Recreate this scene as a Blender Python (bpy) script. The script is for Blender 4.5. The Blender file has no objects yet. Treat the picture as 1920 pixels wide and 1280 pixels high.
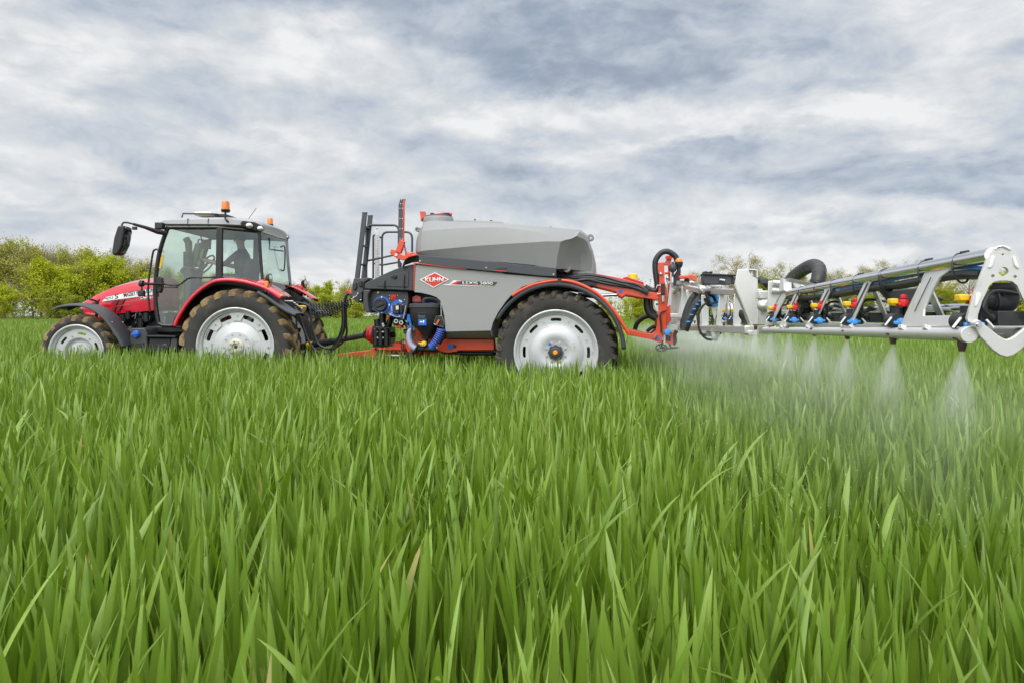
import bpy, bmesh, math, random
import numpy as np
from mathutils import Vector, Matrix
from mathutils.geometry import tessellate_polygon
R_ = math.radians
SC = bpy.context.scene
COL = SC.collection
random.seed(7); RNG = np.random.default_rng(11)

# ------------------------------------------------------------------ camera, sky, sun, exposure
CAM_H, HOR, FPX = 1.5, 592.0, 1280.0
cd = bpy.data.cameras.new('camera'); cam = bpy.data.objects.new('camera', cd); COL.objects.link(cam)
cam.location = (0, 0, CAM_H); cam.rotation_euler = (R_(90), 0, 0)
cd.sensor_width = 36; cd.lens = 24; cd.shift_y = (HOR-640)/1920
cd.clip_start = 0.05; cd.clip_end = 3000
cd.dof.use_dof = True; cd.dof.focus_distance = 9.0; cd.dof.aperture_fstop = 18.0
SC.camera = cam
SC.view_settings.view_transform = 'Standard'; SC.view_settings.look = 'None'
SC.view_settings.gamma = 1; SC.view_settings.exposure = 0.0
SC.cycles.use_denoising = True
SC.cycles.max_bounces = 10; SC.cycles.diffuse_bounces = 3; SC.cycles.glossy_bounces = 4
SC.cycles.transmission_bounces = 4; SC.cycles.transparent_max_bounces = 24; SC.cycles.volume_bounces = 8
SC.cycles.volume_step_rate = 2.0

SUN_EL, SUN_AZ = R_(42), R_(203)
w = bpy.data.worlds.new('World'); SC.world = w; w.use_nodes = True
class NT:
    """small helper for writing node graphs"""
    def __init__(s, tree): s.t = tree; s.n = tree.nodes; s.l = tree.links
    def new(s, typ, **kw):
        x = s.n.new(typ)
        for k, v in kw.items(): setattr(x, k, v)
        return x
    def put(s, sock, v):
        if isinstance(v, bpy.types.NodeSocket): s.l.new(v, sock)
        else: sock.default_value = v
    def math(s, op, a, b=None, c=None, clamp=False):
        x = s.new('ShaderNodeMath', operation=op, use_clamp=clamp)
        s.put(x.inputs[0], a)
        if b is not None: s.put(x.inputs[1], b)
        if c is not None: s.put(x.inputs[2], c)
        return x.outputs[0]
    def comb(s, x, y, z):
        n = s.new('ShaderNodeCombineXYZ')
        for i, v in enumerate((x, y, z)): s.put(n.inputs[i], v)
        return n.outputs[0]
    def sep(s, v):
        n = s.new('ShaderNodeSeparateXYZ'); s.put(n.inputs[0], v); return n.outputs
    def noise(s, vec, scale, detail=4, rough=.5, dist=0, out=0):
        n = s.new('ShaderNodeTexNoise'); s.put(n.inputs['Vector'], vec)
        n.inputs['Scale'].default_value = scale; n.inputs['Detail'].default_value = detail
        n.inputs['Roughness'].default_value = rough; n.inputs['Distortion'].default_value = dist
        return n.outputs[out]
    def ramp(s, fac, stops):
        n = s.new('ShaderNodeValToRGB'); s.put(n.inputs[0], fac)
        e = n.color_ramp.elements
        while len(e) < len(stops): e.new(.5)
        for k, (p, c) in zip(e, stops):
            k.position = p; k.color = c if len(c) == 4 else (*c, 1)
        return n.outputs[0]
    def mix(s, fac, a, b, typ='MIX'):
        n = s.new('ShaderNodeMix', data_type='RGBA', blend_type=typ)
        s.put(n.inputs[0], fac)
        for sk, v in ((n.inputs[6], a), (n.inputs[7], b)):
            s.put(sk, v if isinstance(v, bpy.types.NodeSocket) else ((*v, 1) if len(v) == 3 else v))
        return n.outputs[2]
    def smooth(s, v, a, b, c=0., d=1.):
        n = s.new('ShaderNodeMapRange', interpolation_type='SMOOTHSTEP')
        s.put(n.inputs[0], v)
        for i, k in enumerate((a, b, c, d)): n.inputs[i+1].default_value = k
        return n.outputs[0]
def lin(r, g, b):
    f = lambda c: (c/255/12.92) if c/255 <= .04045 else ((c/255+.055)/1.055)**2.4
    return (f(r), f(g), f(b))

def build_sky():
    t = w.node_tree; t.nodes.clear(); N = NT(t)
    out = N.new('ShaderNodeOutputWorld')
    sky = N.new('ShaderNodeTexSky', sky_type='NISHITA'); sky.sun_disc = False
    sky.sun_elevation = SUN_EL; sky.sun_rotation = SUN_AZ; sky.altitude = 150
    bsky = N.new('ShaderNodeBackground'); N.l.new(sky.outputs[0], bsky.inputs[0]); bsky.inputs[1].default_value = .11
    g = N.new('ShaderNodeTexCoord').outputs['Generated']
    X, Y, Z = N.sep(g)
    zc = N.math('MAXIMUM', Z, 0.0)
    # cloud field over the sky directions, flattened so that clouds lie in wide low banks
    P = N.comb(X, Y, N.math('MULTIPLY', zc, 2.25))
    def off(v, o, k=1.0):
        n = N.new('ShaderNodeVectorMath', operation='MULTIPLY_ADD'); N.put(n.inputs[0], v); n.inputs[1].default_value = (k, k, k); n.inputs[2].default_value = o; return n.outputs[0]
    warp = N.noise(P, 2.6, 4, .55, out=1)
    wv = N.new('ShaderNodeVectorMath', operation='MULTIPLY_ADD')
    N.put(wv.inputs[0], warp); wv.inputs[1].default_value = (.16, .16, .26); N.put(wv.inputs[2], off(P, (4.3, 1.7, 2.9)))
    Q = wv.outputs[0]
    big = N.noise(Q, 2.1, 5, .5)
    med = N.noise(Q, 5.2, 12, .60)
    medu = N.noise(off(Q, (0, 0, .05)), 5.2, 12, .60)
    fine = N.noise(off(Q, (7, 3, 1)), 13., 9, .62)
    emb = N.math('SUBTRACT', med, medu)
    # cloud banks by direction (tangent-plane direction a = x/y, b = z/y, for the half of the sky ahead)
    Yc = N.math('MAXIMUM', Y, .12)
    wn = N.sep(N.noise(P, 4.5, 8, .62, out=1))
    a = N.math('ADD', N.math('DIVIDE', X, Yc), N.math('MULTIPLY', N.math('SUBTRACT', wn[0], .5), .30))
    b = N.math('ADD', N.math('DIVIDE', Z, Yc), N.math('MULTIPLY', N.math('SUBTRACT', wn[1], .5), .17))
    banks = [ # px, py, rx, ry, strength (negative = darker)
        (1180, 60, 420, 85, -.26), (640, 0, 340, 50, -.16), (1390, 278, 130, 36, -.26), (1600, 170, 170, 36, -.20), (1450, 245, 110, 30, -.12),
        (1860, 85, 100, 45, -.24), (1760, 330, 220, 34, -.20), (700, 215, 150, 60, -.11), (1090, 348, 160, 24, -.14), (1030, 275, 70, 18, -.14),
        (1000, 150, 260, 50, -.14), (1890, 378, 110, 22, -.16), (330, 345, 260, 22, -.09), (120, 260, 200, 36, -.10), (840, 390, 240, 20, -.08),
        (1500, 440, 300, 22, -.10), (60, 20, 160, 40, -.12), (300, 170, 160, 30, -.07), (1700, 455, 260, 18, -.10),
        (560, 120, 220, 50, .12), (1240, 225, 150, 40, .18), (1700, 40, 160, 35, .16), (980, 235, 180, 36, .12), (880, 40, 120, 30, .10),
        (240, 388, 110, 24, .16), (370, 330, 100, 20, .14), (1640, 235, 260, 36, .14), (90, 120, 180, 50, .10), (1650, 395, 230, 22, .10), (1480, 110, 150, 24, .10), (480, 260, 180, 30, .08)]
    acc = None
    for (px, py, rx, ry, k) in banks:
        da = N.math('DIVIDE', N.math('SUBTRACT', a, (px-960)/FPX), rx/FPX)
        db = N.math('DIVIDE', N.math('SUBTRACT', b, (HOR-py)/FPX), ry/FPX)
        r2 = N.math('ADD', N.math('MULTIPLY', da, da), N.math('MULTIPLY', db, db))
        e = N.math('MULTIPLY', N.math('EXPONENT', N.math('MULTIPLY', r2, -1.0)), k)
        acc = e if acc is None else N.math('ADD', acc, e)
    acc = N.math('MULTIPLY', acc, N.smooth(Y, .1, .4))
    v = N.math('MULTIPLY_ADD', N.math('SUBTRACT', big, .5), .70, .615)
    v = N.math('MULTIPLY_ADD', N.math('SUBTRACT', med, .5), -.75, v)
    v = N.math('MULTIPLY_ADD', N.math('SUBTRACT', fine, .5), .42, v)
    v = N.math('MULTIPLY_ADD', emb, 1.5, v)
    v = N.math('MULTIPLY_ADD', N.math('SUBTRACT', v, .62), .44, .655)
    # separate cloud clumps: dark flat bases where the field is thick, bright rims where it thins
    fld = N.math('MULTIPLY_ADD', acc, -.80, N.noise(off(Q, (1, 5, 8)), 3.6, 12, .57))
    fldu = N.math('MULTIPLY_ADD', acc, -.80, N.noise(off(Q, (1, 5, 8.045)), 3.6, 12, .57))
    thick = N.smooth(fld, .49, .68)
    rim = N.math('SUBTRACT', N.smooth(fld, .40, .50), N.smooth(fld, .50, .60))
    v = N.math('MULTIPLY_ADD', thick, -.17, v)
    v = N.math('MULTIPLY_ADD', rim, .05, v)
    v = N.math('MULTIPLY_ADD', N.math('SUBTRACT', fld, fldu), 1.2, v)
    v = N.math('MULTIPLY_ADD', acc, .45, v)
    col = N.ramp(v, [(.10, lin(132, 146, 164)), (.32, lin(163, 175, 191)), (.48, lin(195, 203, 214)),
                     (.62, lin(217, 221, 225)), (.80, lin(243, 243, 244))])
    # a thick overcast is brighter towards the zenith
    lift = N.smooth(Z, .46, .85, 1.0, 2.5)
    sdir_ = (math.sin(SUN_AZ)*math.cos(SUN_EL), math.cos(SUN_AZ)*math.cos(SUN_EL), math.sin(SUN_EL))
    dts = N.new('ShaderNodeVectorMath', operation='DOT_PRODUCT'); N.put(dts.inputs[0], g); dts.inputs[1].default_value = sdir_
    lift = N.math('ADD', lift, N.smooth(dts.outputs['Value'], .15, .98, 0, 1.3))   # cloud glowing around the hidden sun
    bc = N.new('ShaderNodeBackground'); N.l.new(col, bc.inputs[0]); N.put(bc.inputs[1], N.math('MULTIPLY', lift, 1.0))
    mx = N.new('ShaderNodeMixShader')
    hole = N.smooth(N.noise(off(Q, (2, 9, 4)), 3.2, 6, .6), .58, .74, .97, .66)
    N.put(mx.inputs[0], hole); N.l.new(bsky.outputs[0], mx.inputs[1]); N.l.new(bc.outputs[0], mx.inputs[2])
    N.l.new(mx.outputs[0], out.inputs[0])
build_sky()

sd = bpy.data.lights.new('sun', 'SUN'); sun = bpy.data.objects.new('sun', sd); COL.objects.link(sun)
sd.energy = 1.5; sd.angle = R_(40); sd.color = (1, .96, .9)
sdir = Vector((math.sin(SUN_AZ)*math.cos(SUN_EL), math.cos(SUN_AZ)*math.cos(SUN_EL), math.sin(SUN_EL)))
sun.rotation_euler = sdir.to_track_quat('Z', 'Y').to_euler()

# ------------------------------------------------------------------ materials
def mat(name, col, rough=.5, metal=0., var=.12, scale=6., coat=0., bump=0., dust=None, dust_amt=0., dust_scale=5., spec=.5):
    m = bpy.data.materials.new(name); m.use_nodes = True; N = NT(m.node_tree)
    p = m.node_tree.nodes['Principled BSDF']
    oc = N.new('ShaderNodeTexCoord').outputs['Object']
    n = N.noise(oc, scale, 6, .6)
    c = N.mix(n, [x*(1-var) for x in col], [min(1, x*(1+var)) for x in col])
    if dust:
        k = N.smooth(N.noise(oc, dust_scale, 8, .65), .62-dust_amt*.5, .80-dust_amt*.3)
        c = N.mix(k, c, dust)
        rr = N.math('ADD', N.math('MULTIPLY', k, .3), rough, clamp=True)
    else:
        rr = N.math('ADD', rough-.06, N.math('MULTIPLY', n, .12))
    N.l.new(c, p.inputs['Base Color']); N.put(p.inputs['Roughness'], rr)
    p.inputs['Metallic'].default_value = metal; p.inputs['Specular IOR Level'].default_value = spec
    p.inputs['Coat Weight'].default_value = coat; p.inputs['Coat Roughness'].default_value = .06
    if bump:
        b = N.new('ShaderNodeBump'); b.inputs['Strength'].default_value = bump; b.inputs['Distance'].default_value = .01
        N.put(b.inputs['Height'], N.noise(oc, scale*9, 3, .6)); N.l.new(b.outputs[0], p.inputs['Normal'])
    return m
MUD = (.17, .115, .055)
M = dict(
    red=mat('tractor_red_paint', (.55, .003, .022), .20, var=.06, coat=.8, dust=(.42, .07, .05), dust_amt=.05),
    sred=mat('sprayer_red_paint', (.62, .055, .012), .32, var=.07, coat=.4, dust=(.36, .10, .06), dust_amt=.05),
    dred=mat('pto_cover_red', (.42, .008, .015), .45),
    black=mat('black_plastic', (.017, .018, .020), .5, var=.25, dust=(.06, .058, .052), dust_amt=.06),
    gloss=mat('black_metal', (.012, .012, .013), .3, var=.2),
    grey=mat('dark_grey_plastic', (.042, .045, .050), .48, var=.15, dust=(.085, .085, .08), dust_amt=.05),
    band=mat('anthracite_paint', (.050, .054, .060), .4, var=.1),
    tank=mat('grey_tank_plastic', (.235, .238, .235), .45, var=.06, scale=3, bump=.05, dust=(.275, .265, .24), dust_amt=.10),
    panel=mat('grey_panel_plastic', (.275, .277, .270), .38, var=.06, scale=3, coat=.15, dust=(.31, .29, .25), dust_amt=.12),
    roof=mat('grey_roof_plastic', (.32, .325, .33), .4, var=.05),
    rim=mat('silver_rim_paint', (.52, .53, .54), .38, metal=.25, var=.06, dust=(.27, .235, .18), dust_amt=.14),
    hub=mat('pale_hub_metal', (.50, .50, .38), .4, metal=.4),
    bolt=mat('zinc_bolt', (.55, .55, .52), .35, metal=.9),
    alu=mat('brushed_aluminium', (.70, .70, .68), .36, metal=.78, var=.12, scale=9, dust=(.46, .44, .40), dust_amt=.10),
    alul=mat('aluminium_plate', (.66, .655, .635), .42, metal=.55, var=.09, scale=7, dust=(.50, .48, .44), dust_amt=.08),
    chrome=mat('polished_tube', (.80, .80, .79), .16, metal=1., var=.06, scale=12),
    steel=mat('bright_steel', (.6, .6, .6), .25, metal=1.),
    rubber=mat('tyre_rubber', (.034, .032, .030), .8, var=.3, bump=.25, dust=(.105, .088, .062), dust_amt=.22, dust_scale=4),
    tread=mat('muddy_tread', (.10, .076, .046), .88, var=.45, bump=.6, dust=(.26, .18, .085), dust_amt=.62, dust_scale=9),
    treadc=mat('dusty_tread', (.040, .037, .032), .88, var=.4, bump=.4, dust=(.20, .14, .065), dust_amt=.30, dust_scale=9),
    hose=mat('black_hose', (.018, .018, .019), .42, var=.2),
    blue=mat('blue_plastic', (.015, .12, .52), .4),
    lblue=mat('light_blue_plastic', (.06, .30, .72), .4),
    clearhose=mat('pale_blue_hose', (.34, .38, .52), .25),
    yellow=mat('yellow_plastic', (.80, .50, .01), .4),
    redp=mat('red_plastic', (.60, .012, .012), .35),
    white=mat('white_vinyl', (.78, .78, .77), .4, var=.03),
    brown=mat('brown_nozzle_plastic', (.075, .035, .028), .5),
    seat=mat('seat_fabric', (.05, .05, .055), .9),
    igrey=mat('interior_grey', (.22, .22, .21), .7),
    dash=mat('dashboard_plastic', (.085, .085, .08), .7),
    cream=mat('cream_antenna', (.62, .60, .50), .5),
    lens=mat('lamp_reflector', (.75, .75, .72), .12, metal=.85),
    soil=None)
def amber(name, c):
    m = mat(name, c, .15, coat=.6, var=.05); p = m.node_tree.nodes['Principled BSDF']
    p.inputs['Transmission Weight'].default_value = .15
    return m
M['amber'] = amber('amber_lens', (.85, .22, .006))
def glass(name, tint, refl=1.0, shade=.0):
    m = bpy.data.materials.new(name); m.use_nodes = True; N = NT(m.node_tree); t = m.node_tree
    t.nodes.clear(); o = N.new('ShaderNodeOutputMaterial')
    tr = N.new('ShaderNodeBsdfTransparent'); tr.inputs[0].default_value = (*tint, 1)
    gl = N.new('ShaderNodeBsdfGlossy'); gl.inputs['Roughness'].default_value = .02; gl.inputs[0].default_value = (.9, .95, .93, 1)
    ge = N.new('ShaderNodeNewGeometry'); dt = N.new('ShaderNodeVectorMath', operation='DOT_PRODUCT')
    N.l.new(ge.outputs['Normal'], dt.inputs[0]); N.l.new(ge.outputs['Incoming'], dt.inputs[1])
    sch = N.math('ADD', N.math('MULTIPLY', N.math('POWER', N.math('SUBTRACT', 1, N.math('ABSOLUTE', dt.outputs['Value']), clamp=True), 5), .9), .08)
    mx = N.new('ShaderNodeMixShader'); N.put(mx.inputs[0], N.math('ADD', N.math('MULTIPLY', sch, refl), shade, clamp=True))
    N.l.new(tr.outputs[0], mx.inputs[1]); N.l.new(gl.outputs[0], mx.inputs[2]); N.l.new(mx.outputs[0], o.inputs[0])
    return m
M['glass'] = glass('cab_glass', (.77, .87, .81), 1.1, .0)
M['gauge'] = mat('gauge_board', (.62, .62, .62), .5)
M['mirror'] = mat('mirror_glass', (.8, .8, .8), .03, metal=1., var=0)
M['skin'] = mat('skin', (.42, .22, .15), .5); M['hair'] = mat('dark_hair', (.025, .018, .013), .7)
M['shirt'] = mat('dark_shirt', (.030, .034, .045), .9); M['jeans'] = mat('jeans', (.05, .07, .12), .9)

# ------------------------------------------------------------------ mesh builder
class MB:
    def __init__(s): s.v = []; s.f = []
    def add(s, vs, fs):
        o = len(s.v); s.v += [tuple(v) for v in vs]; s.f += [tuple(i+o for i in f) for f in fs]; return s
    def box(s, x0, x1, y0, y1, z0, z1):
        return s.add([(x, y, z) for x in (x0, x1) for y in (y0, y1) for z in (z0, z1)],
                     [(0, 1, 3, 2), (4, 6, 7, 5), (0, 4, 5, 1), (2, 3, 7, 6), (0, 2, 6, 4), (1, 5, 7, 3)])
    def bar(s, p, q, wd, ht, up=(0, 0, 1)):
        p, q = Vector(p), Vector(q); d = (q-p).normalized(); u = Vector(up)
        if abs(d.dot(u)) > .98: u = Vector((1, 0, 0))
        a = d.cross(u).normalized(); b = a.cross(d).normalized()
        vs = [c+a*(wd/2*i)+b*(ht/2*j) for c in (p, q) for i, j in ((-1, -1), (1, -1), (1, 1), (-1, 1))]
        return s.add(vs, [(0, 1, 2, 3), (7, 6, 5, 4), (0, 4, 5, 1), (1, 5, 6, 2), (2, 6, 7, 3), (3, 7, 4, 0)])
    def tube(s, pts, r, n=10, caps=True):
        pts = [Vector(p) for p in pts]; m = len(pts)
        rs = r if isinstance(r, (list, tuple)) else [r]*m
        T = [(pts[min(i+1, m-1)]-pts[max(i-1, 0)]).normalized() for i in range(m)]
        u = T[0].orthogonal().normalized(); vs = []
        for i in range(m):
            u = (u-T[i]*u.dot(T[i]))
            u = u.normalized() if u.length > 1e-6 else T[i].orthogonal().normalized()
            b = T[i].cross(u)
            for k in range(n):
                a = 2*math.pi*k/n; vs.append(pts[i]+(u*math.cos(a)+b*math.sin(a))*rs[i])
        fs = [(i*n+k, i*n+(k+1) % n, (i+1)*n+(k+1) % n, (i+1)*n+k) for i in range(m-1) for k in range(n)]
        if caps: fs += [tuple(range(n))[::-1], tuple(range((m-1)*n, m*n))]
        return s.add(vs, fs)
    def cyl(s, p, q, r, r2=None, n=20): return s.tube([p, q], [r, r if r2 is None else r2], n)
    def lathe(s, prof, c=(0, 0, 0), axis='y', n=48, a0=0., a1=2*math.pi, cap=False):
        full = abs(a1-a0-2*math.pi) < 1e-6; st = n if full else n+1; vs = []
        for k in range(st):
            a = a0+(a1-a0)*k/n; ca, sa = math.cos(a), math.sin(a)
            for r, h in prof:
                v = {'y': (r*ca, h, r*sa), 'z': (r*ca, r*sa, h), 'x': (h, r*ca, r*sa)}[axis]
                vs.append((v[0]+c[0], v[1]+c[1], v[2]+c[2]))
        m = len(prof); fs = []
        for k in range(n):
            k2 = (k+1) % st
            for j in range(m-1): fs.append((k*m+j, k*m+j+1, k2*m+j+1, k2*m+j))
        return s.add(vs, fs)
    def prism(s, ol, y0, y1, holes=(), ax='y'):
        """outline of (u,w) pairs extruded; ax y: (u,y,w); ax x: (x,u,w); ax z: (u,w,z)"""
        def mk(p, h): return (p[0], h, p[1]) if ax == 'y' else ((h, p[0], p[1]) if ax == 'x' else (p[0], p[1], h))
        loops = [list(ol)]+[list(h) for h in holes]; flat = [p for l in loops for p in l]; n = len(flat)
        vs = [mk(p, y0) for p in flat]+[mk(p, y1) for p in flat]; fs = []
        if holes:
            tri = tessellate_polygon([[Vector((p[0], p[1], 0)) for p in l] for l in loops])
            for t in tri: fs.append(tuple(t)); fs.append(tuple(i+n for i in t[::-1]))
        else: fs += [tuple(range(n)), tuple(range(2*n-1, n-1, -1))]
        o = 0
        for l in loops:
            m = len(l); fs += [(o+i, o+(i+1) % m, n+o+(i+1) % m, n+o+i) for i in range(m)]; o += m
        return s.add(vs, fs)
    def slab(s, pts, nrm, th):
        """planar polygon of 3-D points given a thickness along nrm"""
        d = Vector(nrm).normalized()*th; n = len(pts); P = [Vector(p) for p in pts]
        return s.add([p-d/2 for p in P]+[p+d/2 for p in P], [tuple(range(n)), tuple(range(2*n-1, n-1, -1))]+[(i, (i+1) % n, n+(i+1) % n, n+i) for i in range(n)])
    def strip(s, path, sec):
        """path: (x,z) points; sec: (y, offset along the path's outward normal) -> open sheet"""
        m = len(sec); vs = []; n = len(path)
        for i in range(n):
            a, b = path[max(i-1, 0)], path[min(i+1, n-1)]
            t = Vector((b[0]-a[0], b[1]-a[1])).normalized(); nx, nz = -t.y, t.x
            for y, o in sec: vs.append((path[i][0]+nx*o, y, path[i][1]+nz*o))
        return s.add(vs, [(i*m+j, i*m+j+1, (i+1)*m+j+1, (i+1)*m+j) for i in range(n-1) for j in range(m-1)])
    def loft(s, secs, cap=True):
        m = len(secs[0]); vs = [p for sec in secs for p in sec]; n = len(secs)
        fs = [(i*m+j, i*m+(j+1) % m, (i+1)*m+(j+1) % m, (i+1)*m+j) for i in range(n-1) for j in range(m)]
        if cap: fs += [tuple(range(m)), tuple(range(n*m-1, (n-1)*m-1, -1))]
        return s.add(vs, fs)
    def ball(s, c, r, n=14, sx=1, sy=1, sz=1):
        prof = [(math.sin(math.pi*k/n)*r+1e-5, -math.cos(math.pi*k/n)*r) for k in range(n+1)]
        t = MB(); t.lathe(prof, axis='z', n=n*2)
        return s.add([(c[0]+x*sx, c[1]+y*sy, c[2]+z*sz) for x, y, z in t.v], t.f)
    def islands(s):
        p = list(range(len(s.v)))
        def f(i):
            while p[i] != i: p[i] = p[p[i]]; i = p[i]
            return i
        for fc in s.f:
            for j in fc[1:]: p[f(j)] = f(fc[0])
        g = {}
        for fc in s.f: g.setdefault(f(fc[0]), []).append(fc)
        for fs in g.values():
            ids = sorted({i for fc in fs for i in fc}); k = {i: n for n, i in enumerate(ids)}
            yield MB().add([s.v[i] for i in ids], [tuple(k[i] for i in fc) for fc in fs])
    def each(s, name, m, parent=None, **kw):
        """one object per separate piece"""
        for b in s.islands(): b.build(name, m, parent, **kw)
    def build(s, name, m, parent=None, bevel=0., ang=35, solid=0., subd=0, label=None, seg=2):
        me = bpy.data.meshes.new(name); me.from_pydata(s.v, [], s.f); me.materials.append(M[m] if isinstance(m, str) else m)
        bm = bmesh.new(); bm.from_mesh(me); bmesh.ops.recalc_face_normals(bm, faces=bm.faces); bm.to_mesh(me); bm.free()
        me.polygons.foreach_set('use_smooth', [True]*len(me.polygons)); me.set_sharp_from_angle(angle=R_(ang))
        o = bpy.data.objects.new(name, me); COL.objects.link(o)
        if parent: o.parent = parent
        if solid: k = o.modifiers.new('solid', 'SOLIDIFY'); k.thickness = solid; k.offset = 0
        if subd: k = o.modifiers.new('subd', 'SUBSURF'); k.levels = k.render_levels = subd
        if bevel: k = o.modifiers.new('bevel', 'BEVEL'); k.width = bevel; k.segments = seg; k.limit_method = 'ANGLE'; k.angle_limit = R_(40)
        if label: o['label'] = label
        return o
def spline(pts, k=6):
    """Catmull-Rom through points of any dimension"""
    P = [Vector(p) for p in pts]; n = len(P); out = []
    for i in range(n-1):
        p0, p1, p2, p3 = P[max(i-1, 0)], P[i], P[i+1], P[min(i+2, n-1)]
        for j in range(k):
            t = j/k
            out.append(.5*((2*p1)+(p2-p0)*t+(2*p0-5*p1+4*p2-p3)*t*t+(3*p1-p0-3*p2+p3)*t**3))
    return out+[P[-1]]
def empty(name, loc=(0, 0, 0), rz=0., parent=None):
    o = bpy.data.objects.new(name, None); COL.objects.link(o); o.location = loc; o.rotation_euler = (0, 0, rz)
    o.empty_display_size = .1
    if parent: o.parent = parent
    return o
def tag(o, label=None, cat=None, group=None, kind=None):
    for k, v in (('label', label), ('category', cat), ('group', group), ('kind', kind)):
        if v: o[k] = v
    return o
def copy_tree(o, parent=None):
    c = o.copy(); COL.objects.link(c)
    if parent: c.parent = parent
    for ch in list(o.children): copy_tree(ch, c)
    return c
def text(name, body, m, parent, loc, height, width=None, ext=.002, bold=.02, shear=0., rot=(R_(90), 0, 0), label=None):
    cu = bpy.data.curves.new(name, 'FONT'); cu.body = body; cu.size = 1; cu.extrude = 0; cu.offset = bold; cu.shear = shear
    t = bpy.data.objects.new(name, cu); COL.objects.link(t)
    me = bpy.data.meshes.new_from_object(t.evaluated_get(bpy.context.evaluated_depsgraph_get()))
    bpy.data.objects.remove(t)
    xs = [v.co.x for v in me.vertices]; ys = [v.co.y for v in me.vertices]
    x0, x1, y0, y1 = min(xs), max(xs), min(ys), max(ys); k = height/(y1-y0); kx = (width/(x1-x0)) if width else k
    for v in me.vertices: v.co = Vector(((v.co.x-(x0+x1)/2)*kx, (v.co.y-(y0+y1)/2)*k, 0))
    me.materials.clear(); me.materials.append(M[m])
    o = bpy.data.objects.new(name, me); COL.objects.link(o); o.parent = parent; o.location = loc; o.rotation_euler = rot
    kk = o.modifiers.new('solid', 'SOLIDIFY'); kk.thickness = ext; kk.offset = 0
    return o

# ------------------------------------------------------------------ surveying: photo pixel -> metres in a machine's own frame
class Frame:
    def __init__(s, ox, oy, deg): s.ox, s.oy, s.c, s.s, s.a = ox, oy, math.cos(R_(deg)), math.sin(R_(deg)), R_(deg)
    def ray(s, px, py):
        a, b = (px-960)/FPX, (HOR-py)/FPX
        # camera and direction expressed in the frame (x back along the machine, y away from camera, z up)
        o = Vector((-s.ox*s.c+s.oy*s.s, -s.ox*s.s-s.oy*s.c, CAM_H)); d = Vector((a*s.c-s.s, a*s.s+s.c, b))
        return o, d
    def L(s, px, py, yl): o, d = s.ray(px, py); return o+d*((yl-o.y)/d.y)
    def X(s, px, py, xl): o, d = s.ray(px, py); return o+d*((xl-o.x)/d.x)
    def P(s, px, py, pt, n): o, d = s.ray(px, py); n = Vector(n); return o+d*((Vector(pt)-o).dot(n)/d.dot(n))
    def xz(s, q, pts, yl): return [((v:=s.L(*q(*p), yl)).x, v.z) for p in pts]
    def pts(s, q, pts, yl): return [s.L(*q(*p), yl) for p in pts]
def zoom(x, y, k): return lambda X, Y: (x+X/k, y+Y/k)
q0 = zoom(0, 0, 1); q1 = zoom(60, 360, 4); q2 = zoom(270, 360, 4); q3 = zoom(520, 500, 5.647); q4 = zoom(640, 360, 6.4); q5 = zoom(640, 520, 6.4)
q6 = zoom(900, 380, 4.128); q7 = zoom(1100, 440, 5.333); q8 = zoom(1220, 450, 6.4); q9 = zoom(1380, 450, 6.4); qa = zoom(1640, 440, 5.121)
FT = Frame(-4.533, 12.21, 1.0)       # tractor: origin on its centre line at the rear axle
FS = Frame(.832, 11.437, 8.86)       # sprayer: origin on its centre line at its axle
def smst(t): t = np.clip(t, 0, 1); return t*t*(3-2*t)
def ground_z(x, y=0): return .20*smst((1.5-np.asarray(x, float))/9.5)
# ------------------------------------------------------------------ shared: wheels
def arc2(cx, cz, r, a0, a1, n): return [(cx+r*math.cos(R_(a0+(a1-a0)*i/n)), cz+r*math.sin(R_(a0+(a1-a0)*i/n))) for i in range(n+1)]
def slot(r, ang, ln, wd, n=6):
    """elongated hole following a circle of radius r, centred at angle ang (degrees); ln, wd in metres"""
    h = math.degrees(ln/2/r); o = []
    for a in np.linspace(-h, h, 7): o.append(((r+wd/2)*math.cos(R_(ang+a)), (r+wd/2)*math.sin(R_(ang+a))))
    for k in range(1, n):
        t = math.pi*k/n; o.append((r*math.cos(R_(ang+h))+wd/2*(math.cos(t)*math.cos(R_(ang+h))-math.sin(t)*math.sin(R_(ang+h))),
                                   r*math.sin(R_(ang+h))+wd/2*(math.cos(t)*math.sin(R_(ang+h))+math.sin(t)*math.cos(R_(ang+h)))))
    for a in np.linspace(h, -h, 7): o.append(((r-wd/2)*math.cos(R_(ang+a)), (r-wd/2)*math.sin(R_(ang+a))))
    for k in range(1, n):
        t = math.pi+math.pi*k/n; o.append((r*math.cos(R_(ang-h))+wd/2*(math.cos(t)*math.cos(R_(ang-h))-math.sin(t)*math.sin(R_(ang-h))),
                                           r*math.sin(R_(ang-h))+wd/2*(math.cos(t)*math.sin(R_(ang-h))+math.sin(t)*math.cos(R_(ang-h)))))
    return o
def circ(r, n=64, c=(0, 0), ph=0): return [(c[0]+r*math.cos(2*math.pi*k/n+ph), c[1]+r*math.sin(2*math.pi*k/n+ph)) for k in range(n)]
def tyre_mb(R, W, rr, lug):
    h = R-rr; b = R-lug
    prof = [(rr-.015, -W*.36), (rr+.012, -W*.43), (rr+.10*h, -W*.465), (rr+.35*h, -W*.5), (rr+.6*h, -W*.495), (b-.10*h, -W*.47), (b-.02, -W*.42), (b, -W*.30), (b+.004, 0)]
    return MB().lathe(prof+[(r, -y) for r, y in prof[-2::-1]], n=72)
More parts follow.
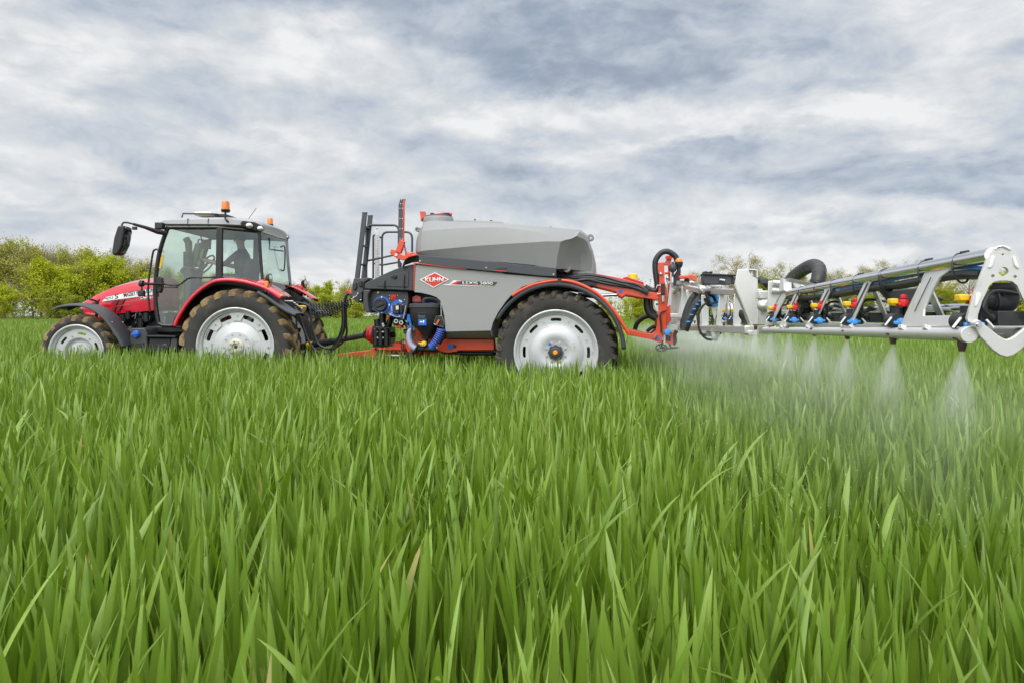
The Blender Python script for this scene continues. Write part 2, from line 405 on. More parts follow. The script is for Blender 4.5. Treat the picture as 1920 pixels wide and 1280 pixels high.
def lugs_mb(R, W, lug, n, ph=0.):
    m = MB(); pit = 2*math.pi/n; b = R-lug
    for i in range(n):
        for sd in (-1, 1):
            a0 = i*pit+(pit/2 if sd > 0 else 0)+ph
            st = [(-.02*W, 0, b-.01, R), (.22*W, .28, b-.02, R), (.40*W, .50, b-.04, R-.006), (.485*W, .62, b-.06, R-.03), (.515*W, .68, b-.075, R-.085)]
            vs = []; hw = pit*.17
            for y, da, lo, hi in st:
                for aa, r in ((a0+da*pit*1.1-hw*1.25, lo), (a0+da*pit*1.1+hw*1.25, lo), (a0+da*pit*1.1+hw, hi), (a0+da*pit*1.1-hw, hi)):
                    vs.append((r*math.cos(aa), sd*y, r*math.sin(aa)))
            fs = [(k*4+j, k*4+(j+1) % 4, (k+1)*4+(j+1) % 4, (k+1)*4+j) for k in range(len(st)-1) for j in range(4)]+[(0, 1, 2, 3), (16, 19, 18, 17)]
            m.add(vs, fs)
    return m
def bolts_mb(r, n, br, y, ph=0., h=.022):
    m = MB()
    for k in range(n):
        a = ph+2*math.pi*k/n; c = (r*math.cos(a), r*math.sin(a))
        m.cyl((c[0], y, c[1]), (c[0], y-h, c[1]), br, n=6)
    return m
def rim_shell(rr, W, yd):
    """outer lip, barrel and back of a rim; yd = depth of the disc plane"""
    o = -W*.44
    return [(rr+.012, o-.004), (rr+.018, o-.016), (rr+.004, o-.022), (rr-.012, o-.016), (rr-.022, o+.012), (rr-.052, o+.03), (rr-.060, yd+.012), (rr-.060, W*.44), (rr+.012, W*.44)]
def add_tyre(w, R, W, rr, lug, n, tm):
    tyre_mb(R, W, rr, lug).build('tyre', 'rubber', w, ang=60)
    lugs_mb(R, W, lug, n).build('tread', tm, w, bevel=.006, seg=1)

# ------------------------------------------------------------------ TRACTOR
def sec_ring(x, w, zb, zt, r=.6, crown=.015):
    half = [(-w*.97, zb), (-w, zb+(zt-zb)*.35), (-w*.985, zt-(zt-zb)*.28), (-w*.90, zt-(zt-zb)*.10), (-w*r, zt-.012), (-w*.3, zt+crown*.8)]
    pts = half+[(0, zt+crown)]+[(-y, z) for y, z in half[::-1]]
    return [(x, y, z) for y, z in pts]
def build_tractor():
    T = empty('tractor', (FT.ox, FT.oy, 0), -FT.a)
    tag(T, 'red tractor with grey cab roof and mud-caked tyres pulling the grey sprayer', 'tractor')
    # ---- rear wheels
    hc = FT.L(441, 650.5, -1.0); RZ = hc.z
    def rear_wheel(loc, flip):
        w = empty('rear_wheel', loc, math.pi if flip else 0, T); W = .44; R = .955; rr = .630
        add_tyre(w, R, W, rr, .055, 22, 'tread')
        yd = -W*.44+.075
        MB().lathe(rim_shell(rr, W, yd), n=96).build('rim', 'rim', w, ang=30)
        # disc: scalloped ring plate over a dished centre
        m = MB(); ol = []
        N = 8
        for k in range(360):
            a = R_(k)
            d = abs(((k/45.0) % 1)-.5)*2            # 1 at a lobe centre, 0 between
            ol.append(((.550-.125*smst((d-.40)/.25))*math.cos(a), (.550-.125*smst((d-.40)/.25))*math.sin(a)))
        m.prism(circ(rr-.058, 128), yd-.012, yd, [ol[::2]]); m.build('rim_lobes', 'rim', w, bevel=.004)
        m = MB(); hol = [slot(.500, 22.5+45*k, .135, .066) for k in range(8)]
        m.prism(circ(rr-.062, 128), yd+.006, yd+.018, hol+[circ(.40, 64)])
        m.lathe([(.40, yd+.006), (.36, yd-.004), (.28, yd-.03), (.245, yd-.038), (.24, yd-.05), (.10, yd-.055)], n=72)
        m.build('disc', 'rim', w, ang=30)
        m = MB().lathe([(.132, yd-.05), (.132, yd-.075), (.118, yd-.082), (.062, yd-.082), (.058, yd-.06), (.0, yd-.055)], n=40); m.build('hub', 'hub', w)
        m = MB(); m.v += bolts_mb(.205, 10, .013, yd-.045).v; m.f += bolts_mb(.205, 10, .013, yd-.045).f
        for b in (bolts_mb(.095, 8, .014, yd-.08, .2), bolts_mb(.515, 8, .015, yd-.012)): m.add(b.v, b.f)
        m.each('bolt', 'bolt', w)
        MB().lathe([(.052, yd-.058), (0.001, yd-.057)], n=24).build('hub_bore', 'black', w)
        return w
    rear_wheel((hc.x, -.80, RZ), False); rear_wheel((hc.x, .80, RZ), True)
    fc = FT.L(142, 662, -.98)
    def front_wheel(loc, flip):
        w = empty('front_wheel', loc, math.pi if flip else 0, T); W = .36; R = .635; rr = .455
        add_tyre(w, R, W, rr, .04, 18, 'tread'); yd = -W*.44+.05
        MB().lathe(rim_shell(rr, W, yd), n=80).build('rim', 'rim', w, ang=30)
        m = MB(); m.prism(circ(rr-.058, 96), yd, yd+.012, [slot(.325, 20+60*k, .10, .042) for k in range(6)]+[circ(.26, 48)])
        m.lathe([(.26, yd), (.245, yd+.004), (.22, yd+.05), (.18, yd+.055), (.175, yd+.03), (.09, yd+.025), (.085, yd-.02), (.0, yd-.025)], n=60); m.build('disc', 'rim', w)
        m = MB()
        for b in (bolts_mb(.30, 6, .011, yd, .9), bolts_mb(.13, 8, .011, yd+.03)): m.add(b.v, b.f)
        m.each('bolt', 'bolt', w)
        return w
    front_wheel((fc.x, -.80, fc.z), False); front_wheel((fc.x, .80, fc.z), True)
    # ---- hood
    st = [(362, 850, 880, .17), (372, 832, 905, .25), (395, 806, 918, .31), (440, 778, 922, .36), (520, 732, 922, .40), (600, 698, 918, .42), (700, 668, 908, .43), (800, 651, 899, .435), (905, 642, 890, .44), (915, 641, 889, .44)]
    secs = []
    for X, yt, yb, wd in st:
        a = FT.L(*q1(X, yt), -.3); b = FT.L(*q1(X, yb), -wd); secs.append(sec_ring(b.x, wd, b.z, a.z))
    MB().loft(secs).build('hood', 'red', T, ang=50)
    m = MB().prism(FT.xz(q1, [(398, 905), (470, 912), (560, 918), (622, 914), (600, 940), (556, 990), (500, 960), (440, 930), (400, 920)], -.37), -.37, .37); m.build('nose_panel', 'red', T, bevel=.01)
    m = MB().prism(FT.xz(q1, [(355, 880), (398, 878), (395, 918), (358, 915)], -.3), -.28, .28); m.build('nose_grille', 'black', T, bevel=.008)
    m = MB().prism(FT.xz(q1, [(548, 966), (580, 985), (582, 1005), (552, 990)], -.40), -.41, -.36); m.build('hitch_bracket', 'yellow', T, bevel=.004)
    dv = -.445
    dp = lambda pts, y=dv: [FT.L(*q1(*p), y) for p in pts]
    # side slats with the hood's own red, darker mesh behind
    for pts in ([(436, 850), (455, 832), (508, 803), (485, 856)], [(620, 818), (652, 812), (630, 850), (607, 856)], [(660, 811), (700, 804), (676, 846), (640, 850)],
                [(606, 863), (630, 859), (618, 900), (602, 902)], [(640, 858), (676, 853), (655, 893), (630, 898)]):
        y0 = -.395 if pts[0][0] < 500 else -.441
        MB().slab(dp(pts, y0), (0, 1, 0), .012).build('side_vent', mvent, T, bevel=.003)
    MB().slab(dp([(605, 858), (735, 843), (738, 847), (605, 863)], -.447), (0, 1, 0), .008).slab(dp([(655, 811), (770, 791), (772, 795), (655, 816)], -.447), (0, 1, 0), .008).build('side_crease', 'red', T)
    MB().slab(dp([(525, 823), (558, 789), (905, 722), (905, 773)]), (0, 1, 0), .006).build('stripe_decal', 'white', T)
    def txt(name, body, q, X, Y, hpx, wpx, fr, yl, m, par, rz=0., **k):
        p = fr.L(*q(X, Y), yl); sc = (fr.L(*q(X+100, Y), yl).x-p.x)/100
        return text(name, body, m, par, (p.x, yl-.001, p.z), hpx*sc, wpx*sc, rot=(R_(90), R_(-rz), 0), **k)
    txt('model_number', '5713', q1, 583, 797, 17, 52, FT, dv-.005, 'band', T, 11, shear=.25, bold=0)
    txt('model_letter', 'S', q1, 634, 784, 34, 30, FT, dv-.005, 'black', T, 10, shear=.2, bold=.015)
    txt('maker_lettering', 'MASSEY FERGUSON', q1, 800, 755, 31, 228, FT, dv-.005, 'black', T, 10, bold=.012)
    txt('gearbox_lettering', 'Dyna-4', q1, 870, 795, 30, 118, FT, dv-.003, 'white', T, 4, shear=.25, bold=.018)
    MB().slab(dp([(545, 803), (556, 792), (566, 800), (556, 803)], dv-.004), (0, 1, 0), .004).build('stripe_chevron', 'red', T)
    for sgn in (-1, 1):
        pts = [FT.L(*q1(X, Y), -.26) for X, Y in ((368, 846), (385, 832), (421, 826), (415, 845), (385, 850))]
        MB().slab([(p.x, sgn*(abs(p.y)+ (.07 if i in (2, 3) else 0)), p.z) for i, p in enumerate(pts)], (.35, 1, 0), .06).build('headlight', 'lens', T, bevel=.008)
    # ---- chassis, engine, steps
    b = lambda X0, Y0, X1, Y1, y: (FT.L(*q1(X0, Y0), y), FT.L(*q1(X1, Y1), y))
    p, r = b(610, 905, 1000, 1080, -.33)
    m = MB().box(p.x, r.x, -.3, .3, r.z, p.z)
    p, r = b(440, 985, 700, 1110, -.2); m.box(p.x, r.x, -.17, .17, r.z, p.z)
    m.build('engine_block', 'black', T, bevel=.02)
    m = MB(); rr = random.Random(3)
    for k in range(16):
        X = rr.uniform(650, 900); Y = rr.uniform(905, 1010); c = FT.L(*q1(X, Y), -.36)
        pts = [c+Vector((rr.uniform(-.12, .12)*t, -.06*math.sin(t*3), rr.uniform(-.15, .1)*t)) for t in (0, .5, 1.)]
        m.tube(spline(pts, 5), rr.uniform(.008, .018), 8)
    for X, Y, rd in ((880, 945, .07), (835, 990, .05), (700, 960, .06), (740, 930, .045)):
        c = FT.L(*q1(X, Y), -.36); m.cyl((c.x, -.46, c.z), (c.x, -.26, c.z), rd, n=20); m.cyl((c.x, -.44, c.z-.06), (c.x, -.44, c.z+.09), rd*.8, n=16)
    m.build('engine_fittings', 'gloss', T, bevel=.003, seg=1)
    p = FT.L(*q1(738, 1022), -.5); m = MB()
    for X, Y in ((770, 960), (805, 930), (985, 1000), (960, 1040)):
        c = FT.L(*q1(X, Y), -.40); m.cyl((c.x, -.40, c.z), (c.x+.03, -.40, c.z+.14), .007, n=8)
    c = FT.L(*q1(735, 1030), -.52); m.box(c.x-.02, c.x+.03, -.53, -.50, c.z-.04, c.z+.05); m.each('pipe_fitting', 'bolt', T)
    m = MB().prism(FT.xz(q1, [(745, 1022), (848, 1020), (866, 1060), (870, 1190), (740, 1195), (733, 1110)], -.78), -.80, -.45); m.build('tool_box', 'grey', T, bevel=.018)
    c = FT.L(*q1(785, 1066), -.8); m = MB().lathe([(.0, -.85), (.045, -.85), (.058, -.84), (.062, -.80)], (c.x, 0, c.z), n=28); m.box(c.x-.055, c.x+.055, -.868, -.845, c.z-.012, c.z+.014); m.build('tank_cap', 'blue', T, bevel=.004)
    m = MB().prism(FT.xz(q1, [(756, 1130), (840, 1128), (840, 1160), (756, 1165)], -.80), -.815, -.79); m.build('tool_box_cover', 'black', T, bevel=.006)
    m = MB().prism(FT.xz(q1, [(885, 1092), (1045, 1092), (1040, 1200), (868, 1200)], -.76), -.78, -.35); m.build('fuel_tank', 'black', T, bevel=.02)
    m = MB().prism(FT.xz(q1, [(1048, 1092), (1092, 1096), (1094, 1180), (1035, 1196)], -.80), -.82, -.50); m.build('step_side', 'grey', T, bevel=.015)
    c = FT.L(*q1(993, 1168), -.78); MB().lathe([(.0, -.79), (.06, -.795), (.072, -.79), (.076, -.77)], (c.x, 0, c.z), n=28).build('round_cover', 'gloss', T)
    m = MB().prism(FT.xz(q1, [(866, 1074), (1090, 1078), (1090, 1090), (866, 1086)], -.80), -.86, -.50); m.build('step_tread', 'black', T, bevel=.006)
    m = MB(); a = FT.L(*q1(860, 1000), -.4); c = FT.L(*q1(1090, 1060), -.4); m.box(a.x, c.x+.3, -.45, .45, c.z, a.z); m.build('transmission', 'gloss', T, bevel=.03)
    m = MB().cyl((fc.x, -.78, fc.z), (fc.x, .78, fc.z), .09).box(fc.x-.12, fc.x+.12, -.3, .3, fc.z-.1, fc.z+.2); m.build('front_axle', 'gloss', T, bevel=.01)
    m = MB().cyl((hc.x, -.62, RZ), (hc.x, .62, RZ), .15).box(hc.x-.45, hc.x+.42, -.32, .32, RZ-.25, RZ+.35); m.build('rear_axle', 'gloss', T, bevel=.02)
    # ---- front mudguards
    for sg in (1, -1):
        path = [FT.L(*q1(*p), -.80) for p in ((206, 880), (260, 856), (325, 846), (400, 844), (470, 855), (540, 888), (600, 938), (650, 1000), (692, 1062), (722, 1112), (740, 1152))]
        path = [(p[0], p[1]) for p in spline([(p.x, p.z) for p in path], 5)]
        sec = [(-1.02*sg, -.035), (-1.0*sg, -.004), (-.9*sg, .012), (-.78*sg, .018), (-.66*sg, .010), (-.60*sg, -.004), (-.58*sg, -.03)]
        MB().strip(path, sec).build('front_mudguard', 'grey', T, solid=.012, ang=50)
        k = FT.L(*q1(470, 930), -.70)
        MB().tube([(k.x-.02, sg*-.62, k.z-.15), (k.x-.02, sg*-.62, k.z+.25), (k.x-.02, sg*-.80, k.z+.28)], .022).build('mudguard_stay', 'black', T)
    m = MB()
    for X, Y in ((600, 976), (680, 978)):
        c = FT.L(*q1(X, Y), -1.02); m.ball((c.x, -1.015, c.z), .010, 6)
    m.each('mudguard_bolt', 'bolt', T)
    # ---- rear fenders
    rp = [(220, 1004), (240, 950), (275, 890), (322, 820), (385, 752), (455, 697), (530, 660), (620, 650), (720, 658), (820, 680), (900, 706), (970, 745), (1034, 790)]
    for sg in (1, -1):
        path = spline([(p.x, p.z) for p in FT.pts(q2, rp, -1.0)], 5); path = [(p[0], p[1]) for p in path]
        MB().strip(path, [(-1.01*sg, -.055), (-1.02*sg, -.03), (-1.01*sg, -.004), (-.95*sg, .012), (-.78*sg, .022), (-.55*sg, .018)]).build('rear_fender', 'red', T, solid=.014, ang=50)
        inner = FT.xz(q2, rp, -.62)+FT.xz(q2, [(960, 830), (860, 780), (760, 745), (620, 735), (480, 790), (380, 900), (330, 1010)], -.62)
        MB().prism(inner, -.60*sg, -.56*sg).build('fender_inner', 'black', T)
        ext = spline([(p.x, p.z) for p in FT.pts(q2, [(860, 742), (930, 782), (1000, 832), (1060, 872), (1100, 893), (1148, 912)], -1.0)], 4)
        MB().strip([(p[0], p[1]) for p in ext], [(-1.035*sg, -.055), (-1.035*sg, -.02), (-1.02*sg, -.006), (-.86*sg, .0), (-.62*sg, -.004), (-.60*sg, -.05)]).build('fender_extension', 'grey', T, solid=.016, ang=50)
        lip = spline([(p.x, p.z) for p in FT.pts(q2, [(226, 1010), (255, 940), (330, 830), (400, 762), (470, 715), (545, 685), (640, 684), (740, 698), (840, 724), (900, 752)], -.98)], 4)
        MB().strip([(p[0], p[1]) for p in lip], [(-.99*sg, -.03), (-.99*sg, .03), (-.62*sg, .03)]).build('fender_lining', 'black', T, solid=.01)
        c = FT.L(*q2(885, 690), -.93)
        MB().loft([sec_ring(c.x-.10, .10, c.z-.05, c.z+.01), sec_ring(c.x, .11, c.z-.08, c.z+.065), sec_ring(c.x+.10, .10, c.z-.12, c.z+.055), sec_ring(c.x+.12, .08, c.z-.12, c.z+.03)]).build('lamp_pod', 'red', T).location = (0, -.88*sg, 0)
        c = FT.L(*q2(940, 650), -.93)
        lamp = MB().lathe([(.0, .075), (.05, .06), (.075, .02), (.082, -.01), (.076, -.014)], (0, 0, 0), axis='x', n=24)
        o = MB(); o.add([(c.x-x, y-.90*sg, c.z+z) for x, y, z in lamp.v], lamp.f); o.tube([(c.x-.03, -.9*sg, c.z-.12), (c.x-.03, -.9*sg, c.z)], .014); o.build('fender_lamp', 'black', T)
        MB().lathe([(.075, 0), (.05, .012), (0, .018)], (c.x+.006, -.90*sg, c.z), axis='x', n=24).build('fender_lamp_lens', 'lens', T)
        c = FT.L(*q2(915, 692), -1.0); MB().box(c.x-.03, c.x+.04, -1.0*sg-.012, -1.0*sg+.012, c.z-.05, c.z+.05).build('indicator_lamp', 'amber', T, bevel=.01)
        m = MB()
        for X, Y in ((915, 745), (940, 758)):
            c = FT.L(*q2(X, Y), -1.0); m.cyl((c.x, -1.03*sg, c.z), (c.x, -.99*sg, c.z), .02)
        m.each('reflector', 'black', T)
        c = FT.L(*q2(1033, 774), -1.0); MB().cyl((c.x, -1.02*sg, c.z), (c.x, -.98*sg, c.z), .018).build('marker', 'yellow', T)
    # ---- cab
    Y0 = .78
    g = lambda X, Y, y=-Y0: FT.L(*q2(X, Y), y)
    for sg in (1, -1):
        fl = lambda p: Vector((p.x, p.y*sg, p.z))
        MB().tube([fl(p) for p in spline([g(182, 262), g(145, 360), g(112, 480), g(90, 640), g(86, 800), g(98, 920), g(112, 990)], 5)], .036, 8).build('front_pillar', 'gloss', T)
        MB().slab([fl(g(*p)) for p in ((548, 272), (592, 272), (590, 644), (540, 652))], (0, 1, 0), .06).build('middle_pillar', 'gloss', T, bevel=.01)
        MB().tube([fl(p) for p in (g(862, 290, -.67), g(874, 480, -.67), g(890, 690, -.69))], .028, 8).build('rear_pillar', 'gloss', T)
        MB().tube([fl(p) for p in spline([g(112, 985), g(150, 1000), g(225, 1002)], 4)], .035, 8).tube([fl(p) for p in (g(180, 268), g(550, 268), g(865, 296, -.67))], .036, 8).tube([fl(p) for p in spline([g(220, 1002), g(245, 945), g(330, 825), g(395, 757), g(500, 672), g(548, 648)], 4)], .02, 8).tube([fl(p) for p in (g(590, 640), g(700, 645, -.76), g(888, 690, -.69))], .02, 8).build('cab_frame', 'gloss', T)
        MB().add([fl(g(*p)) for p in ((188, 280), (545, 280), (542, 645), (500, 672), (395, 757), (330, 825), (245, 945), (220, 990), (122, 985), (100, 900), (94, 780), (102, 640), (122, 470), (152, 360))], [tuple(range(14))]).build('door_glass', 'glass', T)
        MB().add([fl(g(*p)) for p in ((594, 284), (860, 310, -.67), (884, 680, -.69), (700, 642, -.75), (594, 637))], [tuple(range(5))]).build('side_glass', 'glass', T)
        dr = [fl(g(*p, -Y0-.012)) for p in ((140, 688), (200, 700), (265, 696), (310, 662), (345, 645), (430, 645), (530, 640))]
        MB().tube(spline(dr, 5), .013, 8).tube([fl(g(145, 715, -Y0-.03)), fl(g(240, 718, -Y0-.03)), fl(g(242, 706, -Y0-.03))], .008, 6).build('door_bar', 'black', T)
        MB().slab([fl(g(*p, -Y0-.02)) for p in ((92, 640), (125, 638), (138, 655), (135, 740), (120, 760), (96, 752))], (0, 1, 0), .05).build('door_lock', 'black', T, bevel=.015)
        MB().tube(spline([fl(p) for p in [FT.L(*q1(*p), -.86) for p in ((952, 450), (944, 436), (925, 434), (908, 455), (890, 560), (876, 660), (872, 760), (884, 900))]], 5), .016, 8).build('grab_rail', 'gloss', T)
    pA, pB = g(182, 280), g(98, 900)
    MB().add([(p.x-.02, s*(Y0-.02), p.z) for s in (-1, 1) for p in ((g(180, 275), g(112, 480), g(90, 700), g(98, 900)) if s < 0 else (g(98, 900), g(90, 700), g(112, 480), g(180, 275)))], [tuple(range(8))][:0]+[(0, 1, 6, 7), (1, 2, 5, 6), (2, 3, 4, 5)]).build('windscreen', 'glass', T)
    a, c = g(866, 305, -.67), g(892, 690, -.69)
    rw = a.x+.06
    MB().add([(a.x+.02, -.66, a.z), (a.x+.02, .66, a.z), (c.x+.04, .67, c.z-.1), (c.x+.04, -.67, c.z-.1)], [(0, 1, 2, 3)]).build('rear_glass', 'glass', T)
    MB().tube([(a.x+.03, -.3, a.z-.25), (a.x+.04, .35, a.z-.22)], .012).tube([(a.x+.03, -.3, a.z-.25), (a.x+.03, -.3, a.z-.05)], .012).build('rear_wiper', 'black', T)
    m = MB().tube(spline([(a.x+.05, .18, c.z+.30), (a.x+.12, .18, c.z+.30), (a.x+.13, .18, c.z+.7), (a.x+.05, .18, c.z+.7)], 4), .012); m.build('rear_window_handle', 'black', T)
    # cab rear lower wall and floor
    m = MB().box(c.x-.02, c.x+.05, -.68, .68, RZ+.2, c.z-.08); m.build('cab_rear_wall', 'black', T, bevel=.01)
    f0, f1 = g(115, 960), g(300, 1000)
    m = MB().box(f0.x+.02, c.x, -.74, .74, f1.z-.04, f1.z+.03); m.build('cab_floor', 'grey', T, bevel=.01)
    # roof
    rs = []
    for X, yt, yb, wd in ((128, 222, 244, .70), (138, 207, 249, .78), (200, 200, 250, .82), (330, 193, 250, .83), (600, 189, 252, .83), (720, 195, 257, .80), (800, 209, 272, .75), (862, 229, 296, .69), (880, 243, 302, .64), (888, 256, 302, .58)):
        t, bb = FT.L(*q2(X, yt), -.62), FT.L(*q2(X, yb), -wd)
        half = [(-wd*.96, bb.z), (-wd, bb.z+.02), (-wd*.985, bb.z+(t.z-bb.z)*.6), (-wd*.90, t.z-.025), (-wd*.7, t.z), (-wd*.3, t.z+.01)]
        rs.append([(bb.x, y, z) for y, z in half+[(0, t.z+.012)]+[(-y, z) for y, z in half[::-1]]])
    MB().loft(rs).build('roof', 'roof', T, ang=40)
    a1, a2 = g(165, 252), g(878, 300)
    m = MB().prism(FT.xz(q2, [(160, 252), (480, 252), (720, 258), (850, 295), (850, 312), (720, 280), (170, 274)], -Y0), -.70, .70); m.build('roof_underside', 'black', T, bevel=.01)
    for X in (328, 481):
        t, bb = g(X, 192, -.83), g(X, 249, -.83); MB().box(t.x-.004, t.x+.004, -.836, -.80, bb.z, t.z-.02).build('roof_seam', 'band', T)
    MB().slab([g(p[0], p[1], -.835+.16*max(0, (p[0]-722)/160)) for p in ((722, 236), (740, 217), (830, 228), (872, 248), (895, 298), (850, 298), (735, 262))], (0, 1, 0), .03).build('lamp_recess', 'black', T, bevel=.012)
    def worklight(X, Y, y, r, sg=1):
        c = g(X, Y, y)
        lm = MB().lathe([(.0, .09), (r*.7, .07), (r*.98, .02), (r*1.05, -.012), (r*.95, -.016)], axis='x', n=24); o = MB()
        an = R_(-50); ca, sa = math.cos(an), math.sin(an)
        tr = lambda v: (c.x+(-v[0])*ca-v[1]*sa, c.y+(-v[0])*sa+v[1]*ca, c.z+v[2]*.8)
        o.add([tr(v) for v in lm.v], lm.f); o.build('work_light', 'black', T)
        l2 = MB().lathe([(r*.93, 0), (r*.6, .012), (0, .018)], axis='x', n=24); o2 = MB(); o2.add([tr((-v[0]-.008, v[1], v[2])) for v in l2.v], l2.f); o2.build('work_light_lens', 'lens', T)
    worklight(790, 255, -.80, .068); worklight(872, 277, -.72, .062); worklight(1066, 341, .62, .055)
    # beacons
    def beacon(X, Yb, Yt, y, stem):
        t, bb = g(X, Yt, y), g(X, Yb, y); h = t.z-bb.z; r = h*.40
        MB().lathe([(r, 0), (r*.98, h*.25), (r*.9, h*.8), (r*.8, h*.95), (r*.4, h), (0, h)], (bb.x, y, bb.z), axis='z', n=24).build('beacon_lens', 'amber', T)
        m = MB().lathe([(0, -.02), (r*.9, -.02), (r*1.08, 0), (r*1.08, .025), (0, .025)], (bb.x, y, bb.z), axis='z', n=24)
        m.tube(spline(stem(bb), 4), .016); m.build('beacon_base', 'gloss', T)
    e = g(625, 222, -.84)
    beacon(612, 146, 70, -.84, lambda b: [(b.x, b.y, b.z), (b.x-.005, b.y, b.z-.06), (b.x-.005, b.y, b.z-.12), (e.x, e.y, e.z), (e.x, e.y+.06, e.z)])
    beacon(945, 254, 198, .70, lambda b: [(b.x, b.y, b.z), (b.x, b.y, b.z-.06), (b.x, b.y, b.z-.12)])
    p, r = g(785, 203, .1), g(842, 122, .1); MB().tube([p, r], .005, 6).build('radio_aerial', 'black', T)
    p, r = g(402, 178, -.2), g(535, 158, -.2); MB().box(p.x, r.x, -.35, .1, p.z-.02, r.z).build('satellite_antenna', 'cream', T, bevel=.02)
    p, r = g(305, 188, -.3), g(560, 174, -.3); m = MB().tube([(p.x, -.4, p.z-.03), (p.x+.02, -.4, r.z+.01), (r.x, -.4, r.z)], .013).tube([(p.x, .3, p.z-.03), (p.x+.02, .3, r.z+.01), (r.x, .3, r.z)], .013).tube([(r.x, -.4, r.z), (r.x, .3, r.z)], .013).box(r.x-.06, r.x+.14, -.35, .25, r.z-.03, r.z+.01); m.build('roof_rail', 'black', T)
    # mirrors
    for sg in (1, -1):
        y = lambda v: v*sg
        pp = [FT.L(*q1(X, Y), yl) for X, Y, yl in ((1000, 310, -.80), (940, 300, -.92), (850, 268, -1.05), (760, 243, -1.18))]
        MB().tube([Vector((p.x, y(p.y), p.z)) for p in pp], [.042, .040, .028, .022], 8).build('mirror_arm', 'black', T)
        pp = [FT.L(*q1(X, Y), yl) for X, Y, yl in ((760, 243, -1.18), (720, 233, -1.22), (688, 232, -1.26), (675, 248, -1.28), (672, 275, -1.28))]
        MB().tube(spline([Vector((p.x, y(p.y), p.z)) for p in pp], 4), .014, 8).build('mirror_bracket', 'black', T)
        c = FT.L(*q1(768, 272), -1.17); MB().box(c.x-.03, c.x+.04, y(-1.17)-.02, y(-1.17)+.02, c.z-.03, c.z+.02).build('mirror_clamp', 'black', T, bevel=.005)
        ol = [FT.L(*q1(X, Y), -1.28) for X, Y in ((668, 262), (712, 258), (716, 300), (700, 410), (672, 470), (645, 482), (624, 470), (626, 440), (640, 350))]
        MB().slab([Vector((p.x, y(p.y), p.z)) for p in ol], (0, 1, 0), .20).build('mirror_housing', 'black', T, bevel=.025, seg=3)
        cx = [FT.L(*q1(X, Y), -1.28) for X, Y in ((716, 268), (722, 300), (704, 400), (674, 462))]
        MB().add([(p.x+.012, y(-1.28)+s*.085, p.z) for p in cx for s in (-1, 1)], [(0, 1, 3, 2), (2, 3, 5, 4), (4, 5, 7, 6)]).build('mirror_glass', 'mirror', T)
    c = FT.L(*q1(824, 688), -1.0); m = MB().cyl((c.x, -1.0, c.z), (c.x+.14, -.9, c.z-.004), .022).tube([(c.x+.14, -.9, c.z), (c.x+.25, -.80, c.z)], .02)
    m.lathe([(.0, .03), (.05, .025), (.052, -.03), (0, -.05)], (c.x, -1.0, c.z), axis='x', n=20); m.build('indicator_arm', 'black', T)
    MB().lathe([(.048, -.012), (.03, -.03), (0, -.034)], (c.x-.02, -1.0, c.z), axis='x', n=20).build('front_indicator', 'amber', T)
    c = FT.L(*q1(826, 762), -.98); MB().box(c.x-.05, c.x+.045, -1.03, -.95, c.z-.05, c.z+.045).tube([(c.x, -.99, c.z+.04), (c.x, -.99, c.z+.16)], .014).build('side_lamp', 'black', T, bevel=.02)
    c = FT.L(*q1(968, 262), -.80); MB().box(c.x-.06, c.x+.07, -.90, -.78, c.z-.05, c.z+.06).build('roof_front_lamp', 'black', T, bevel=.015)
    MB().slab([FT.L(*q1(X, Y), -.805) for X, Y in ((972, 470), (985, 472), (968, 572), (952, 572))], (0, 1, 0), .004).build('yellow_sticker', 'yellow', T)
    # exhaust stack on the far side of the windscreen
    p, r = g(338, 540, .72), g(335, 350, .72)
    MB().tube([(p.x, .72, RZ+.4), (p.x, .72, p.z), (p.x, .72, (p.z+r.z)/2-.02)], [.09, .10, .10], 20).tube([(p.x, .72, (p.z+r.z)/2-.02), (p.x-.01, .72, r.z-.08), (p.x-.06, .72, r.z)], [.06, .065, .06], 16).build('exhaust_stack', 'black', T)
    # interior
    s = g(760, 620, 0); m = MB().prism([(s.x-.30, s.z-.30), (s.x+.12, s.z-.30), (s.x+.22, s.z+.26), (s.x+.10, s.z+.28), (s.x+.02, s.z-.16), (s.x-.30, s.z-.14)], -.25, .25); m.build('driver_seat', 'seat', T, bevel=.05, seg=3)
    d = g(350, 615, 0); m = MB().prism([(d.x-.02, f1.z), (d.x+.05, f1.z), (d.x+.10, d.z-.02), (d.x+.08, d.z+.10), (d.x-.06, d.z+.13), (d.x-.14, d.z+.04), (d.x-.06, d.z-.04)], -.16, .16); m.build('dashboard', 'dash', T, bevel=.03)
    w0 = g(470, 545, 0); an = R_(35); mm = MB()
    rg = [(w0.x+.19*math.cos(t)*math.sin(an), .19*math.sin(t), w0.z+.19*math.cos(t)*math.cos(an)) for t in np.linspace(0, 2*math.pi, 33)]
    mm.tube(rg, .016, 8, caps=False).tube([(w0.x-.18, 0, w0.z-.16), (w0.x, 0, w0.z)], .03).tube([rg[4], (w0.x, 0, w0.z), rg[-5]], .012).tube([rg[16], (w0.x, 0, w0.z)], .012); mm.build('steering_wheel', 'black', T)
    m = MB().box(s.x-.35, s.x+.2, -.56, -.34, s.z-.32, s.z-.16); m.build('side_console', 'igrey', T, bevel=.04)
    m = MB().box(s.x-.30, s.x+.2, .36, .60, s.z-.32, s.z-.12); m.build('far_console', 'igrey', T, bevel=.04)
    p = g(470, 395, .45); MB().box(p.x-.10, p.x+.08, .43, .47, p.z-.09, p.z+.09).tube([(p.x-.08, .45, p.z+.05), (p.x-.14, .45, p.z+.25)], .012).build('monitor', 'black', T, bevel=.015)
    # hydraulic couplers at the back
    m = MB(); rr = random.Random(5)
